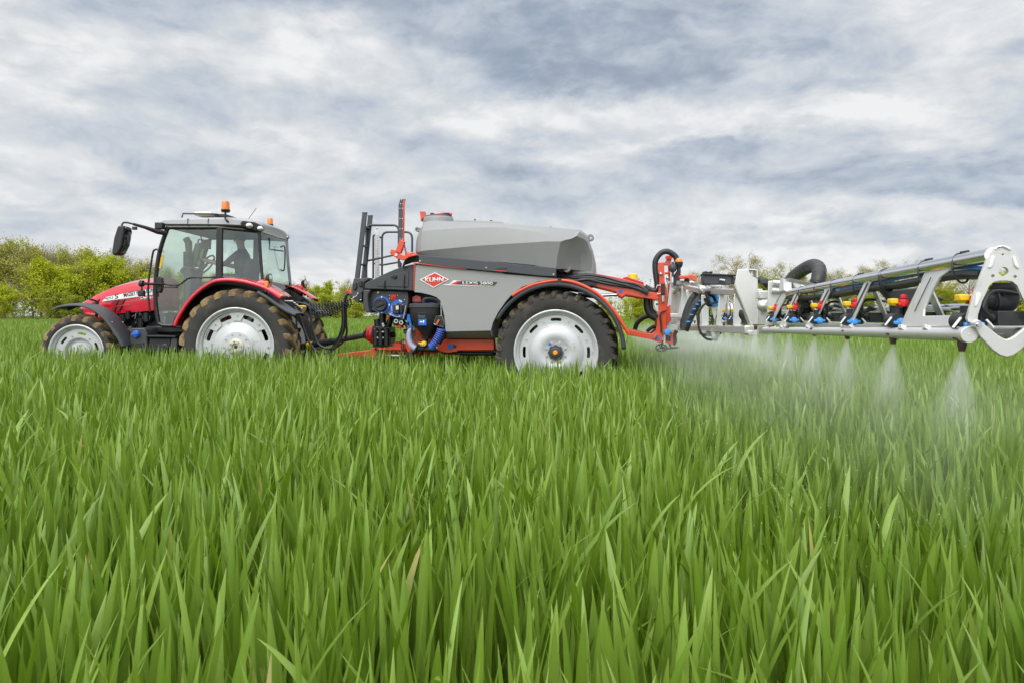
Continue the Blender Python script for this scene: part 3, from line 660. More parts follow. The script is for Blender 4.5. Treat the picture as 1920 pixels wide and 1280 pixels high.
    for k in range(5):
        c = FT.L(*q3(150+k*14, 372+k*18), -.35); m.cyl((c.x-.10, -.40+k*.05, c.z), (c.x+.05, -.40+k*.05, c.z), .022, n=12)
    m.each('coupler', 'bolt', T)
    m = MB(); c = FT.L(*q3(268, 424), -.3); m.cyl((c.x-.06, -.3, c.z), (c.x+.06, -.3, c.z), .018); m.build('coupler_cap', 'yellow', T)
    m = MB()
    for y in (-.40, .40): m.bar((hc.x+.2, y*.6, RZ-.15), (hc.x+.95, y, RZ-.28), .05, .09)
    m.bar((hc.x+.3, 0, RZ+.32), (hc.x+.75, 0, RZ+.25), .06, .08).cyl((hc.x+.7, -.45, RZ-.2), (hc.x+.7, .45, RZ-.2), .03); m.box(hc.x+.35, hc.x+.6, -.12, .12, RZ-.45, RZ-.1); m.build('rear_linkage', 'gloss', T, bevel=.006)
    return T, dict(seat=s, wheel=w0, rear=hc, floor=f1.z)
mvent = mat('vent_mesh_red', (.16, .004, .008), .55, var=.3, scale=60)
TR, TI = build_tractor()

# ------------------------------------------------------------------ DRIVER
def build_driver():
    s = TI['seat']; w0 = TI['wheel']; fz = TI['floor']
    e = empty('person', (FT.ox, FT.oy, 0), -FT.a)
    tag(e, 'driver in a dark shirt seated behind the rear side window of the tractor cab', 'person')
    hx = s.x-.05; zp = s.z-.08
    J = [('pelvis', (hx, 0, zp), .15), ('belly', (hx+.01, 0, zp+.18), .145), ('chest', (hx, 0, zp+.36), .165), ('base', (hx-.01, 0, zp+.50), .09), ('neck', (hx-.03, 0, zp+.57), .058), ('skull', (hx-.05, 0, zp+.68), .088), ('crown', (hx-.05, 0, zp+.76), .08)]
    ix = {n: i for i, (n, _, _) in enumerate(J)}; E = [(i, i+1) for i in range(6)]
    def chain(start, items):
        prev = ix[start]
        for n, p, r in items: J.append((n, p, r)); E.append((prev, len(J)-1)); prev = len(J)-1
    for sg in (-1, 1):
        chain('chest', [('sh', (hx-.01, sg*.19, zp+.43), .068), ('el', (hx-.22, sg*.27, zp+.23), .048), ('wr', (w0.x+.06, sg*.19, w0.z+.06), .033), ('hand', (w0.x+.01, sg*.18, w0.z+.06), .036)])
        chain('pelvis', [('hip', (hx-.03, sg*.10, zp-.01), .10), ('knee', (hx-.45, sg*.15, zp+.03), .070), ('ank', (hx-.55, sg*.13, fz+.12), .048), ('toe', (hx-.70, sg*.13, fz+.07), .04)])
    me = bpy.data.meshes.new('body'); me.from_pydata([j[1] for j in J], E, []); o = bpy.data.objects.new('body', me); COL.objects.link(o)
    k = o.modifiers.new('skin', 'SKIN')
    for i, j in enumerate(J): sv = me.skin_vertices[0].data[i]; sv.radius = (j[2], j[2]); sv.use_root = (i == 0)
    o.modifiers.new('subd', 'SUBSURF').levels = 2
    me2 = bpy.data.meshes.new_from_object(o.evaluated_get(bpy.context.evaluated_depsgraph_get())); bpy.data.objects.remove(o)
    o = bpy.data.objects.new('body', me2); COL.objects.link(o); o.parent = e
    me2.materials.clear()
    for n in ('shirt', 'skin', 'jeans'): me2.materials.append(M[n])
    for p in me2.polygons:
        c = p.center; p.use_smooth = True
        p.material_index = 1 if (c.z > zp+.53 or (c.x < hx-.24 and c.z > zp+.12)) else (2 if c.z < zp+.06 else 0)
    hxh = hx-.05
    MB().ball((hxh+.012, 0, zp+.745), .104, 12, .98, .86, 1.0).build('hair', 'hair', e)
    m = MB().ball((hxh-.095, 0, zp+.69), .018, 6, 1, .8, 1.4)
    for sg in (-1, 1): m.ball((hxh+.0, sg*.088, zp+.69), .024, 6, .7, .4, 1.2)
    m.build('nose_and_ears', 'skin', e)
    m = MB()
    for sg in (-1, 1): m.ball((hxh-.082, sg*.032, zp+.715), .011, 6)
    m.tube([(hxh-.088, -.022, zp+.645), (hxh-.094, 0, zp+.643), (hxh-.088, .022, zp+.645)], .005, 6); m.build('eyes_and_mouth', 'hair', e)
    for sg in (-1, 1):
        m = MB()
        for f in range(4):
            y0 = sg*(.155+.018*f); m.tube([(w0.x+.02, y0, w0.z+.075), (w0.x-.025, y0, w0.z+.09-.004*f), (w0.x-.045, y0, w0.z+.06), (w0.x-.02, y0, w0.z+.035)], [.009, .009, .008, .007], 6)
        m.tube([(w0.x+.03, sg*.15, w0.z+.05), (w0.x+.0, sg*.135, w0.z+.03), (w0.x-.03, sg*.14, w0.z+.02)], .009, 6)
        m.build('fingers', 'skin', e)
build_driver()
# ------------------------------------------------------------------ FIELD SPRAYER
def build_sprayer():
    S = empty('field_sprayer', (FS.ox, FS.oy, 0), -FS.a)
    tag(S, 'grey and red trailed crop sprayer with a ladder and a long unfolded aluminium boom', 'crop sprayer')
    L = FS.L
    px = lambda q, pts, y: FS.xz(q, pts, y)
    V3 = lambda q, pts, y: [L(*q(*p), y) for p in pts]
    def txt(name, body, q, X, Y, hpx, wpx, yl, m, rz=0., **k):
        p = L(*q(X, Y), yl); sc = (L(*q(X+100, Y), yl).x-p.x)/100
        return text(name, body, m, S, (p.x, yl, p.z), hpx*sc, wpx*sc, rot=(R_(90), R_(-rz), 0), **k)
    # ---- wheels
    hc = L(*q6(585, 1157), -1.05); WZ = hc.z
    def wheel(loc, flip):
        w = empty('wheel', loc, math.pi if flip else 0, S); W = .46; R = .945; rr = .630
        add_tyre(w, R, W, rr, .045, 30, 'treadc'); yd = -W*.44+.07
        MB().lathe(rim_shell(rr, W, yd), n=96).build('rim', 'rim', w, ang=30)
        MB().prism(circ(rr-.058, 128), yd, yd+.012, [slot(.497, 45*k, .125, .046) for k in range(8)]+[circ(.43, 80)]).build('disc_ring', 'rim', w)
        m = MB().lathe([(.432, yd), (.425, yd-.004), (.40, yd-.03), (.34, yd-.062), (.27, yd-.075), (.20, yd-.072), (.185, yd-.062), (.10, yd-.06)], n=96); m.build('dish', 'rim', w, ang=40)
        m = MB(); ol = []
        for k in range(72): a = 2*math.pi*k/72; r = .112+.006*math.cos(8*a); ol.append((r*math.cos(a), r*math.sin(a)))
        m.prism(ol, yd-.12, yd-.055); m.lathe([(.085, yd-.12), (.075, yd-.135), (.03, yd-.138)], n=32); m.build('hub', 'grey', w, bevel=.008)
        MB().lathe([(.036, yd-.13), (.036, yd-.158), (.028, yd-.168), (0, yd-.168)], n=24).build('hub_cap', 'amber2', w)
        m = MB()
        for b in (bolts_mb(.152, 8, .015, yd-.062, .4), bolts_mb(.50, 8, .013, yd, math.pi/8)): m.add(b.v, b.f)
        for k in range(8): a = .4+2*math.pi*k/8; m.cyl((.152*math.cos(a), yd-.062, .152*math.sin(a)), (.152*math.cos(a), yd-.07, .152*math.sin(a)), .022, n=12)
        m.each('bolt', 'bolt', w)
        MB().cyl((-.09, yd-.07, .125), (-.09, yd-.074, .125), .022).build('hub_sticker', 'blue', w)
        return w
    M['amber2'] = mat('orange_cap', (.80, .30, .01), .4)
    wheel((hc.x, -.82, WZ), False); wheel((hc.x, .82, WZ), True)
    # ---- upper tank
    def zz(q, X, Y, y): p = L(*q(X, Y), y); return p.x, p.z
    stn = [ # px x, top y, upper crease y, lower crease y, bottom y, half width
        (779, 447, 450, 470, 478, .80), (783, 432, 437, 473, 480, .92), (789, 415, 434, 471.5, 481, .95), (800, 414, 432.5, 470, 482, .96), (850, 416.5, 429, 465.5, 485, .97), (900, 418.5, 427, 461, 489, .98),
        (945, 420.5, 427, 458, 492, .98), (1000, 424.5, 435, 455, 497, .98), (1030, 427.5, 440, 453, 500, .98), (1072, 432, 448, 453, 504, .96)]
    secs = []
    for X, t, c1, c2, b, wd in stn:
        zt = zz(q0, X, t, -.5)[1]; z1 = zz(q0, X, c1, -wd*.93)[1]; z2 = zz(q0, X, c2, -wd)[1]; x, zb = zz(q0, X, b, -wd)
        z1 = min(z1, zt-.01)
        half = [(-wd*.93, zb), (-wd*.965, zb+(z2-zb)*.5), (-wd, z2), (-wd*.97, z2+(z1-z2)*.55), (-wd*.93, z1), (-wd*.80, z1+(zt-z1)*.72), (-wd*.52, zt), (-wd*.25, zt+.012)]
        dx = [0]*8
        if X == 1072: dx = [(p-X)/113. for p in (1044, 1047, 1053, 1061, 1071, 1080, 1085, 1085)]
        if X == 1030: dx = [(p-X)/113. for p in (1015, 1017, 1022, 1026, 1030, 1033, 1035, 1035)]
        xs_ = [x+v for v in dx+[dx[-1]]+dx[::-1]]
        secs.append([(a_, y, z) for a_, (y, z) in zip(xs_, half+[(0, zt+.014)]+[(-y, z) for y, z in half[::-1]])])
    # raked, hollowed rear corner
    for X, t, b, wt, wb in ((1084, 435, 505, .86, .70), (1096, 439, 507, .74, .52), (1101, 444, 508, .64, .50), (1108, 466, 509, .58, .50)):
        zt = zz(q0, X, t, -.5)[1]; x, zb = zz(q0, X, b, -.6)
        ws = [wb, wb+.02, wb+(wt-wb)*.45, wb+(wt-wb)*.75, wt, wt*.92, wt*.6, wt*.3]
        zs = [zb, zb+(zt-zb)*.2, zb+(zt-zb)*.45, zb+(zt-zb)*.66, zb+(zt-zb)*.82, zb+(zt-zb)*.94, zt, zt+.012]
        half = [(-a, c) for a, c in zip(ws, zs)]
        dx = [(p-X)/113. for p in (1062, 1065, 1071, 1077, 1083, 1088, 1090, 1090)] if X == 1084 else [(p-X)/113. for p in (1088, 1089, 1091, 1093, 1095, 1096, 1096, 1096)] if X == 1096 else [0]*8
        xs_ = [x+v for v in dx+[dx[-1]]+dx[::-1]]
        secs.append([(a_, y, z) for a_, (y, z) in zip(xs_, half+[(0, zt+.014)]+[(-y, z) for y, z in half[::-1]])])
    dk = FS.xz(q0, [(842, 424), (850, 413.5), (856, 412.5), (938, 415.5), (943, 417), (952, 425)], -.5)
    MB().prism(dk, -.52, .52).build('tank_deck', 'tank', S, bevel=.03, seg=3)
    o = MB().loft(secs).build('tank', 'tank', S, ang=16)
    x0 = L(1117.5, 510, .0); xm = L(1100, 444, 0.); lo = L(1085, 510, 0)
    MB().prism([(lo.x-.1, lo.z-.15), (x0.x, x0.z-.12), (L(1116, 492, 0).x, L(1116, 492, 0).z), (L(1110, 466, 0).x, L(1110, 466, 0).z), (L(1102, 446, 0).x, L(1102, 446, 0).z), (L(1090, 436, 0).x, L(1090, 437, 0).z)], -.50, .50).build('tank_rear_lip', 'tank', S, bevel=.03, seg=3)
    # lugs at the ends of the tank
    for X, Y, r, x1 in ((917, 455, 27, 960),):
        c = L(*q4(X, Y), -.4); k = L(*q4(X+r, Y), -.4).x-c.x
        MB().prism(circ(k, 24, (c.x, c.z))+[], -.44, -.36, [circ(k*.45, 16, (c.x, c.z))]).box(c.x+k*.5, c.x+k*2.2, -.44, -.36, c.z-k*.9, c.z+k*.6).build('lifting_lug', 'tank', S, bevel=.006)
    c = L(*q6(856, 274), -.3); k = .055
    MB().prism(circ(k, 24, (c.x, c.z)), -.34, -.26, [circ(k*.4, 16, (c.x, c.z))]).prism([(c.x-.16, c.z-.02), (c.x-.02, c.z+.05), (c.x+.0, c.z-.05), (c.x-.10, c.z-.12)], -.335, -.265).build('lifting_lug', 'tank', S, bevel=.006)
    c = L(*q6(672, 512), -.60); MB().cyl((c.x, -.66, c.z), (c.x, -.50, c.z), .065, .07, 28).build('tank_port', 'tank', S, bevel=.008)
    # lid
    a, b = L(*q4(985, 320), -.2), L(*q4(1350, 340), -.2); cx = (a.x+b.x)/2; rad = (b.x-a.x)/2
    MB().lathe([(rad*.98, -.12), (rad*.96, -.02), (rad*.90, .012), (rad*.86, .018)], (cx, -.2, a.z), axis='z', n=48).build('tank_neck', 'tank', S)
    MB().lathe([(0, .03), (rad*.84, .028), (rad*.9, .015), (rad*.9, -.005)], (cx, -.2, a.z+.004), axis='z', n=48).build('tank_lid', 'grey', S)
    m = MB().bar((cx-rad*.45, -.2, a.z+.05), (cx+rad*.75, -.25, a.z+.06), .07, .035).cyl((cx+rad*.25, -.28, a.z+.055), (cx+rad*.45, -.28, a.z+.055), .026).cyl((cx+rad*.78, -.25, a.z+.05), (cx+rad*.92, -.25, a.z+.05), .026); m.build('lid_lever', 'redp', S, bevel=.008)
    m = MB().box(cx-rad*.5, cx-rad*.28, -.26, -.16, a.z+.02, a.z+.085).box(cx+rad*.42, cx+rad*.76, -.30, -.18, a.z+.03, a.z+.075); m.each('lid_hinge', 'black', S, bevel=.012)
    m = MB()
    for X, Y in ((1604, 342), ): c = L(*q4(X, Y), 0); m.cyl((c.x, 0, c.z-.06), (c.x, 0, c.z+.02), .014)
    for X, Y in ((1797, 352),): c = L(*q4(X, Y), -.2); m.ball((c.x, -.2, c.z-.01), .03, 8)
    c = L(*q6(545, 194), -.3); m.ball((c.x, -.3, c.z-.015), .03, 8); m.each('vent_valve', 'grey', S)
    # ---- grey rail across the tank
    m = MB()
    m.prism(px(q4, [(932, 762), (1400, 800), (1920, 852)], -1.04)+px(q6, [(588, 508), (588, 574), (480, 570), (210, 541)], -1.04)+px(q4, [(1920, 968), (1800, 955), (1500, 925), (1200, 890), (930, 852)], -1.04), -1.05, -.96); m.build('tank_rail', 'band', S, bevel=.006)
    m = MB()
    for q, X, Y in ((q4, 945, 832), (q4, 1740, 910), (q6, 48, 505), (q6, 569, 556)):
        c = L(*q(X, Y), -1.05); m.cyl((c.x, -1.058, c.z), (c.x, -1.04, c.z), .012, n=10)
    m.each('rail_bolt', 'bolt', S)
    MB().prism(px(q6, [(105, 524), (140, 508), (205, 504), (210, 534)], -1.055), -1.056, -1.048).build('rail_slot', 'black', S)
    MB().prism(px(q6, [(105, 523), (210, 531), (208, 536), (105, 528)], -1.06), -1.062, -1.05).prism(px(q4, [(860, 850), (930, 852), (1200, 890), (1500, 925), (1500, 930), (1200, 897), (860, 858)], -1.04), -1.045, -.95).prism(px(q4, [(880, 752), (936, 757), (936, 764), (880, 762)], -1.04), -1.05, -.96).each('rail_trim', 'sred', S)
    MB().prism(px(q4, [(936, 768), (1400, 806), (1920, 856)], -.9)+px(q6, [(580, 512), (584, 590), (480, 584), (210, 556)], -.9)+px(q4, [(1920, 985), (1800, 972), (1500, 942), (1200, 906), (932, 880)], -.9), -.93, .93).build('rail_gap_filler', 'black', S)  # black filler added behind the rail so no bright sky shows through
    MB().prism(px(q5, [(300, 120), (860, 110), (862, 300), (820, 460), (700, 450), (560, 430), (400, 395), (300, 380)], -.6), -.60, .5).build('panel_backing', 'black', S, bevel=.01)  # black backing added behind panel and locker to darken the see-through gaps
    # ---- lower grey body with hopper recess in front and wheel arch behind
    arch = [(600, 588), (450, 612), (330, 652), (255, 705), (200, 765), (140, 850), (100, 930), (85, 985), (92, 1040)]
    out = px(q4, [(890, 888), (915, 878), (1200, 900), (1500, 935), (1920, 975)], -1.0)+px(q6, [(200, 556), (480, 578), (600, 588)], -1.0)[0:2]+px(q6, arch, -1.0)+px(q5, [(1792, 640), (1252, 652), (1245, 600), (1235, 470), (1210, 360), (1190, 285), (1140, 240), (1060, 212), (960, 190), (878, 180)], -1.0)
    MB().prism(out, -1.0, -.35).build('body_panel', 'panel', S, bevel=.035, seg=3)
    MB().prism([(x, z) for x, z in out], .35, 1.0).build('body_panel', 'panel', S, bevel=.035, seg=3)
    ua, ub, uc, ud = (L(*q5(*p), y) for p, y in (((1250, 645), -.985), ((1800, 630), -.985), ((1836, 736), -.80), ((1262, 728), -.80)))
    MB().add([(p.x, sg_*abs(p.y), p.z) for sg_ in (-1, 1) for p in (ua, ub, uc, ud)], [(0, 1, 2, 3), (7, 6, 5, 4), (0, 4, 5, 1), (1, 5, 6, 2), (2, 6, 7, 3), (3, 7, 4, 0)]).build('body_underside', 'panel', S, bevel=.02)
    inn = px(q4, [(900, 900), (1900, 960)], -.5)+px(q6, [(600, 600), (900, 610), (905, 640), (500, 660), (200, 800), (110, 960), (60, 1060)], -.5)+px(q5, [(1250, 740), (900, 700), (860, 500), (850, 300), (850, 180)], -.5)
    MB().prism(inn, -.52, .52).build('inner_shell', 'black', S)
    # faint shading step line on the panel is a real moulded crease
    cr = px(q5, [(890, 172), (1240, 180), (1900, 186)], -1.0); m = MB()
    # decals
    tl = L(*q4(890, 1000), -1.004)
    dia = lambda s, y: [L(*q4(X, Y), y) for X, Y in ((1115-178*s, 1053+2*s), (1122, 1053-88*s), (1115+180*s, 1053-0*s), (1106, 1053+100*s))]
    MB().slab(dia(1.02, -1.004), (0, 1, 0), .006).build('logo_shadow', 'grey', S)
    MB().slab(dia(1.0, -1.008), (0, 1, 0), .006).build('logo_border', 'white', S)
    MB().slab(dia(.87, -1.012), (0, 1, 0), .006).build('logo_diamond', 'logored', S)
    txt('logo_lettering', 'KUHN', q4, 1116, 1056, 56, 222, -1.019, 'white', 0, bold=.022)
    MB().slab(V3(q4, [(1350, 1063), (1440, 1070), (1300, 1112), (1830, 1128), (1822, 1138), (1225, 1120), (1228, 1114), (1296, 1110)], -1.004), (0, 1, 0), .005).build('decal_stripe', 'white', S)
    MB().slab(V3(q4, [(1395, 1070), (1440, 1072), (1360, 1108), (1826, 1124), (1822, 1132), (1305, 1112)], -1.007), (0, 1, 0), .005).build('decal_red_stripe', 'logored', S)
    MB().slab(V3(q4, [(1445, 1071), (1870, 1083), (1832, 1124), (1375, 1108)], -1.010), (0, 1, 0), .005).build('decal_bar', 'grey', S)
    txt('model_lettering', 'LEXIS 3800', q4, 1635, 1097, 34, 362, -1.015, 'white', -1.6, bold=.012)
    # red post at the front edge of the body
    MB().prism(px(q4, [(870, 865), (905, 865), (885, 900), (880, 1190), (866, 1190)], -.99), -1.0, -.6).build('front_post', 'sred', S, bevel=.006)
    # ---- black locker
    lk = px(q4, [(273, 1165), (280, 1105), (300, 1088), (370, 1056), (480, 1000), (640, 930), (780, 886), (852, 868), (868, 880), (870, 1000), (868, 1190), (825, 1188), (640, 1178), (480, 1172)], -.95)
    MB().prism(lk, -.95, .55).build('locker', 'grey', S, bevel=.03, seg=3)
    MB().slab(V3(q4, [(440, 1045), (810, 945), (802, 1145), (428, 1132)], -.955), (0, 1, 0), .016).build('locker_door', 'grey', S, bevel=.005)
    m = MB()
    for X in (508, 740):
        p = V3(q4, [(X, 1160), (X+3, 1090), (X+16, 1060), (X+12, 1160)], -.975) if X < 600 else V3(q4, [(X, 1155), (X+2, 1020), (X+20, 990), (X+16, 1155)], -.975)
        m.slab(p, (0, 1, 0), .05)
    m.each('locker_hinge', 'grey', S, bevel=.01)
    c = L(*q4(640, 1020), -.97); MB().cyl((c.x, -.985, c.z), (c.x, -.94, c.z), .035).bar((c.x-.06, -.985, c.z+.005), (c.x+.03, -.985, c.z), .02, .02).build('locker_latch', 'black', S, bevel=.005)
    # side cheek + control panel with its dials
    MB().prism(px(q5, [(268, 152), (352, 155), (330, 200), (322, 260), (330, 340), (348, 428), (310, 424), (285, 405), (262, 385)], -.95), -.97, -.55).build('panel_cheek', 'grey', S, bevel=.015)
    MB().prism(px(q5, [(345, 168), (400, 162), (790, 170), (806, 190), (806, 300), (780, 460), (740, 522), (690, 480), (570, 462), (480, 430), (380, 410), (340, 395)], -.84), -.85, -.60).build('control_panel', 'grey', S, bevel=.012)
    txt('panel_lettering', 'DILUSET+', q5, 632, 183, 18, 150, -.853, 'igrey', 0, bold=.02)
    sc5 = (L(*q5(700, 300), -.85).x-L(*q5(600, 300), -.85).x)/100
    def ring(X, Y, r0, r1, a0, a1, y0, y1, m, nm):
        c = L(*q5(X, Y), -.85); o = arc2(c.x, c.z, r1*sc5, a0, a1, 48)+arc2(c.x, c.z, r0*sc5, a1, a0, 48)
        MB().prism(o, y0, y1).build(nm, m, S)
    c1 = L(*q5(484, 332), -.85)
    MB().prism(circ(100*sc5, 56, (c1.x, c1.z)), -.86, -.848).build('dial_ring', 'blue', S)
    m = MB().lathe([(80*sc5, -.86), (78*sc5, -.91), (70*sc5, -.925), (50*sc5, -.92), (0, -.92)], (c1.x-.006, 0, c1.z), n=40)
    m.bar((c1.x-50*sc5, -.925, c1.z-20*sc5), (c1.x+45*sc5, -.925, c1.z+20*sc5), .03, .05, (0, 0, 1)); m.build('dial_knob', 'black', S, bevel=.008)
    m = MB()
    for X, Y in ((484, 240), (484, 424), (576, 332), (395, 330), (700, 282), (698, 468), (718, 290)):
        c = L(*q5(X, Y), -.862); m.box(c.x-.010, c.x+.010, -.864, -.858, c.z-.012, c.z+.012)
    for A in ((600, 345, 610, 410), (575, 440, 640, 470), (640, 470, 690, 478), (585, 455, 612, 420)):
        a, b = L(*q5(A[0], A[1]), -.862), L(*q5(A[2], A[3]), -.862); m.bar(a, b, .006, .006)
    m.each('dial_mark', 'white', S)
    ring(690, 378, 58, 102, 55, 300, -.86, -.848, 'blue', 'dial_arc')
    c = L(*q5(600, 440), -.85); MB().prism(V3q(px(q5, [(570, 408), (640, 440), (700, 450), (760, 430), (750, 470), (700, 486), (620, 470), (566, 440)], -.85)), -.857, -.849).build('dial_plate', 'blue', S)
    c = L(*q5(684, 385), -.86); MB().box(c.x-50*sc5, c.x+25*sc5, -.93, -.85, c.z-52*sc5, c.z+50*sc5).box(c.x+20*sc5, c.x+58*sc5, -.90, -.85, c.z-50*sc5, c.z+50*sc5).build('valve_motor', 'black', S, bevel=.012)
    c = L(*q5(672, 366), -.93); MB().box(c.x-.022, c.x+.022, -.936, -.925, c.z-.03, c.z+.03).build('valve_label', 'cream', S)
    c = L(*q5(626, 240), -.85); MB().box(c.x-.045, c.x+.045, -.862, -.846, c.z-.045, c.z+.045).cyl((c.x, -.88, c.z), (c.x, -.85, c.z), .018).build('red_switch', 'redp', S, bevel=.005)
    c = L(*q5(444, 184), -.85); MB().cyl((c.x, -.865, c.z), (c.x, -.85, c.z), .018).build('yellow_button', 'yellow', S)
    m = MB()
    for X, Y in ((578, 218), (676, 220), (578, 258), (760, 270), (735, 332), (738, 415), (652, 332), (380, 378), (1128, 345)):
        c = L(*q5(X, Y), -.86); m.cyl((c.x, -.866, c.z), (c.x, -.85, c.z), .007, n=8)
    m.each('panel_screw', 'bolt', S)
    # ---- hopper
    tp = L(*q5(990, 340), -1.0); hw = (L(*q5(1180, 340), -1.0).x-L(*q5(802, 340), -1.0).x)/2; bt = L(*q5(1000, 745), -.85)
    def rr(cx, cy, z, a, b, n=24): # rounded rectangle ring
        return [(cx+a*np.sign(math.cos(t))*abs(math.cos(t))**.55, cy+b*np.sign(math.sin(t))*abs(math.sin(t))**.55, z) for t in np.linspace(0, 2*math.pi, n, endpoint=False)]
    cy = -.82
    sg = lambda Y: L(*q5(990, Y), -1.0).z
    secs = [rr(tp.x, cy, sg(345), hw, .26), rr(tp.x, cy, sg(420), hw*.97, .255), rr(tp.x, cy, sg(500), hw*.90, .24), rr(tp.x+.0, cy, sg(600), hw*.62, .19), rr(tp.x+.01, cy, sg(700), hw*.27, .11), rr(tp.x+.015, cy, sg(742), hw*.16, .07)]
    MB().loft(secs).build('hopper', 'black', S, ang=40)
    MB().loft([rr(tp.x, cy, sg(362), hw*1.03, .275), rr(tp.x, cy, sg(330), hw*1.03, .275), rr(tp.x, cy, sg(316), hw*.95, .25), rr(tp.x, cy, sg(310), hw*.6, .15)]).build('hopper_lid', 'grey', S, ang=40)
    m = MB()
    for X in (880, 980, 1070): c = L(*q5(X, 316), -1.0); m.lathe([(0, .004), (.055, .004), (.055, 0)], (c.x, cy-.10, c.z+.006), axis='z', n=24)
    m.each('lid_sticker', 'blue', S)
    c = L(*q5(965, 460), -1.06); MB().box(c.x-.072, c.x+.072, -1.068, -1.02, c.z-.065, c.z+.062).build('hopper_handle', 'grey', S, bevel=.02)
    MB().box(c.x-.115*.62, c.x+.115*.62, -1.075, -1.066, c.z+.03, c.z+.05).build('handle_lip', 'black', S, bevel=.004)
    c = L(*q5(974, 537), -1.05); MB().box(c.x-.064, c.x+.064, -1.062, -1.0, c.z-.052, c.z+.052).build('hopper_sign', 'blue', S)
    t = text('sign_number', '1', 'white', S, (c.x+.022, -1.0645, c.z), .05, .022, bold=.03)
    MB().bar((c.x-.042, -1.064, c.z+.002), (c.x-.018, -1.064, c.z+.002), .004, .014).prism([(c.x-.02, c.z-.017), (c.x-.02, c.z+.021), (c.x+.004, c.z+.002)], -1.066, -1.062).build('sign_arrow', 'white', S)
    # hopper outlet, pipes, lever, coil hose
    z0 = sg(742); m = MB().cyl((bt.x, cy, z0+.03), (bt.x, cy, z0-.16), .05).tube([L(*q5(905, 850), -.85), L(*q5(1150, 858), -.85)], .045, 14); m.cyl(L(*q5(890, 850), -.85), L(*q5(925, 850), -.85), .058); m.build('outlet_pipe', 'black', S)
    a, b = L(*q5(910, 796), -.93), L(*q5(992, 794), -.93); MB().bar(a, b, .03, .045).cyl((b.x, -.96, b.z), (b.x, -.88, b.z), .042).build('valve_lever', 'yellow', S, bevel=.008)
    c = L(*q5(880, 855), -.9); m = MB().ball(c, .025, 8); c = L(*q5(1150, 842), -.9); m.ball(c, .025, 8); m.cyl((b.x, -.975, b.z), (b.x, -.955, b.z), .016, n=8); m.each('hose_clamp', 'bolt', S)
    MB().tube(spline(V3(q5, [(872, 600), (830, 640), (815, 700), (822, 770), (850, 820), (890, 850)], -.92), 6), .048, 14).build('suction_hose', 'clearhose', S)
    MB().tube(spline(V3(q5, [(850, 590), (845, 650), (860, 720), (890, 770), (950, 820), (985, 828)], -.98), 6), .014, 8).tube(spline(V3(q5, [(880, 640), (885, 700), (930, 745), (985, 750)], -.95), 6), .010, 8).tube(spline(V3(q5, [(900, 880), (860, 890), (838, 930), (840, 990)], -.85), 6), .045, 12).each('hopper_hose', 'hose', S)
    MB().tube(spline(V3(q5, [(990, 300), (1000, 268), (1050, 254), (1120, 262), (1180, 300), (1200, 420), (1225, 560), (1215, 700), (1165, 790)], -.90), 6), .042, 12).build('hopper_hose', 'hose', S)
    cp = spline(V3(q5, [(1195, 620), (1180, 680), (1150, 740), (1110, 800), (1075, 835)], -1.03), 40); m = MB(); pts = []
    for i, p in enumerate(cp):
        t = i/len(cp)*2*math.pi*11; tg = (cp[min(i+1, len(cp)-1)]-cp[max(i-1, 0)]).normalized(); u = tg.cross(Vector((0, 1, 0))).normalized()
        pts.append(p+(u*math.cos(t)+Vector((0, 1, 0))*math.sin(t))*.056)
    m.tube(pts, .010, 6); m.build('coil_hose', 'blue', S)
    MB().tube([Vector((p.x, p.y, p.z)) for p in cp], .030, 10).build('coil_core', 'coilcore', S)
    MB().slab(V3(q5, [(1150, 470), (1205, 468), (1230, 520), (1222, 595), (1150, 580), (1108, 558)], -1.0), (0, 1, 0), .05).build('gun_holder', 'black', S, bevel=.008)
    m = MB().tube(V3(q5, [(1110, 560), (1150, 580), (1222, 596), (1232, 530), (1205, 466), (1140, 470), (1110, 560)], -1.035), .006, 6).tube(V3(q5, [(1128, 345), (1130, 400)], -1.0), .008, 6).tube(V3(q5, [(1196, 300), (1200, 460)], -1.0), .008, 6); m.tube(V3(q5, [(778, 340), (745, 500)], -.9), .007, 6).build('wire_bracket', 'steel', S)
    MB().bar(L(*q5(1172, 510), -1.05), L(*q5(1145, 562), -1.05), .02, .03).build('gun_trigger', 'sred', S)
    MB().prism(px(q5, [(800, 440), (825, 460), (840, 530), (852, 580), (830, 612), (795, 590), (786, 520)], -.95), -.97, -.86, [circ(.03, 16, (L(*q5(818, 562), -.95).x, L(*q5(818, 562), -.95).z))]).build('blue_valve', 'blue', S, bevel=.01)
    MB().bar(L(*q5(795, 600), -.93), L(*q5(828, 628), -.93), .05, .04).cyl(L(*q5(706, 580), -.8), L(*q5(708, 612), -.8), .055).bar(L(*q5(565, 465), -.84), L(*q5(560, 510), -.84), .04, .03).each('red_valve_cap', 'redp', S, bevel=.008)
    m = MB().cyl(L(*q5(640, 530), -.72), L(*q5(720, 540), -.72), .065).cyl(L(*q5(700, 500), -.78), L(*q5(706, 582), -.78), .06)
    for X, Y in ((658, 528), (720, 545)): c = L(*q5(X, Y), -.85); m.cyl((c.x, -.87, c.z), (c.x, -.75, c.z), .042)
    m.tube(spline(V3(q5, [(720, 545), (770, 560), (800, 600), (820, 640), (760, 660)], -.75), 5), .03, 10); m.build('valve_block', 'gloss', S, bevel=.006)
    m = MB()
    for X, Y in ((658, 528), (720, 545)): c = L(*q5(X, Y), -.875); m.lathe([(.034, -.885), (.02, -.885), (.018, -.87)], (c.x, 0, c.z), n=16)
    m.each('valve_fitting', 'steel', S)
    MB().prism(px(q5, [(852, 240), (900, 215), (960, 235), (962, 300), (900, 300), (856, 295)], -.7), -.72, -.4).build('red_bracket', 'sred', S, bevel=.006)
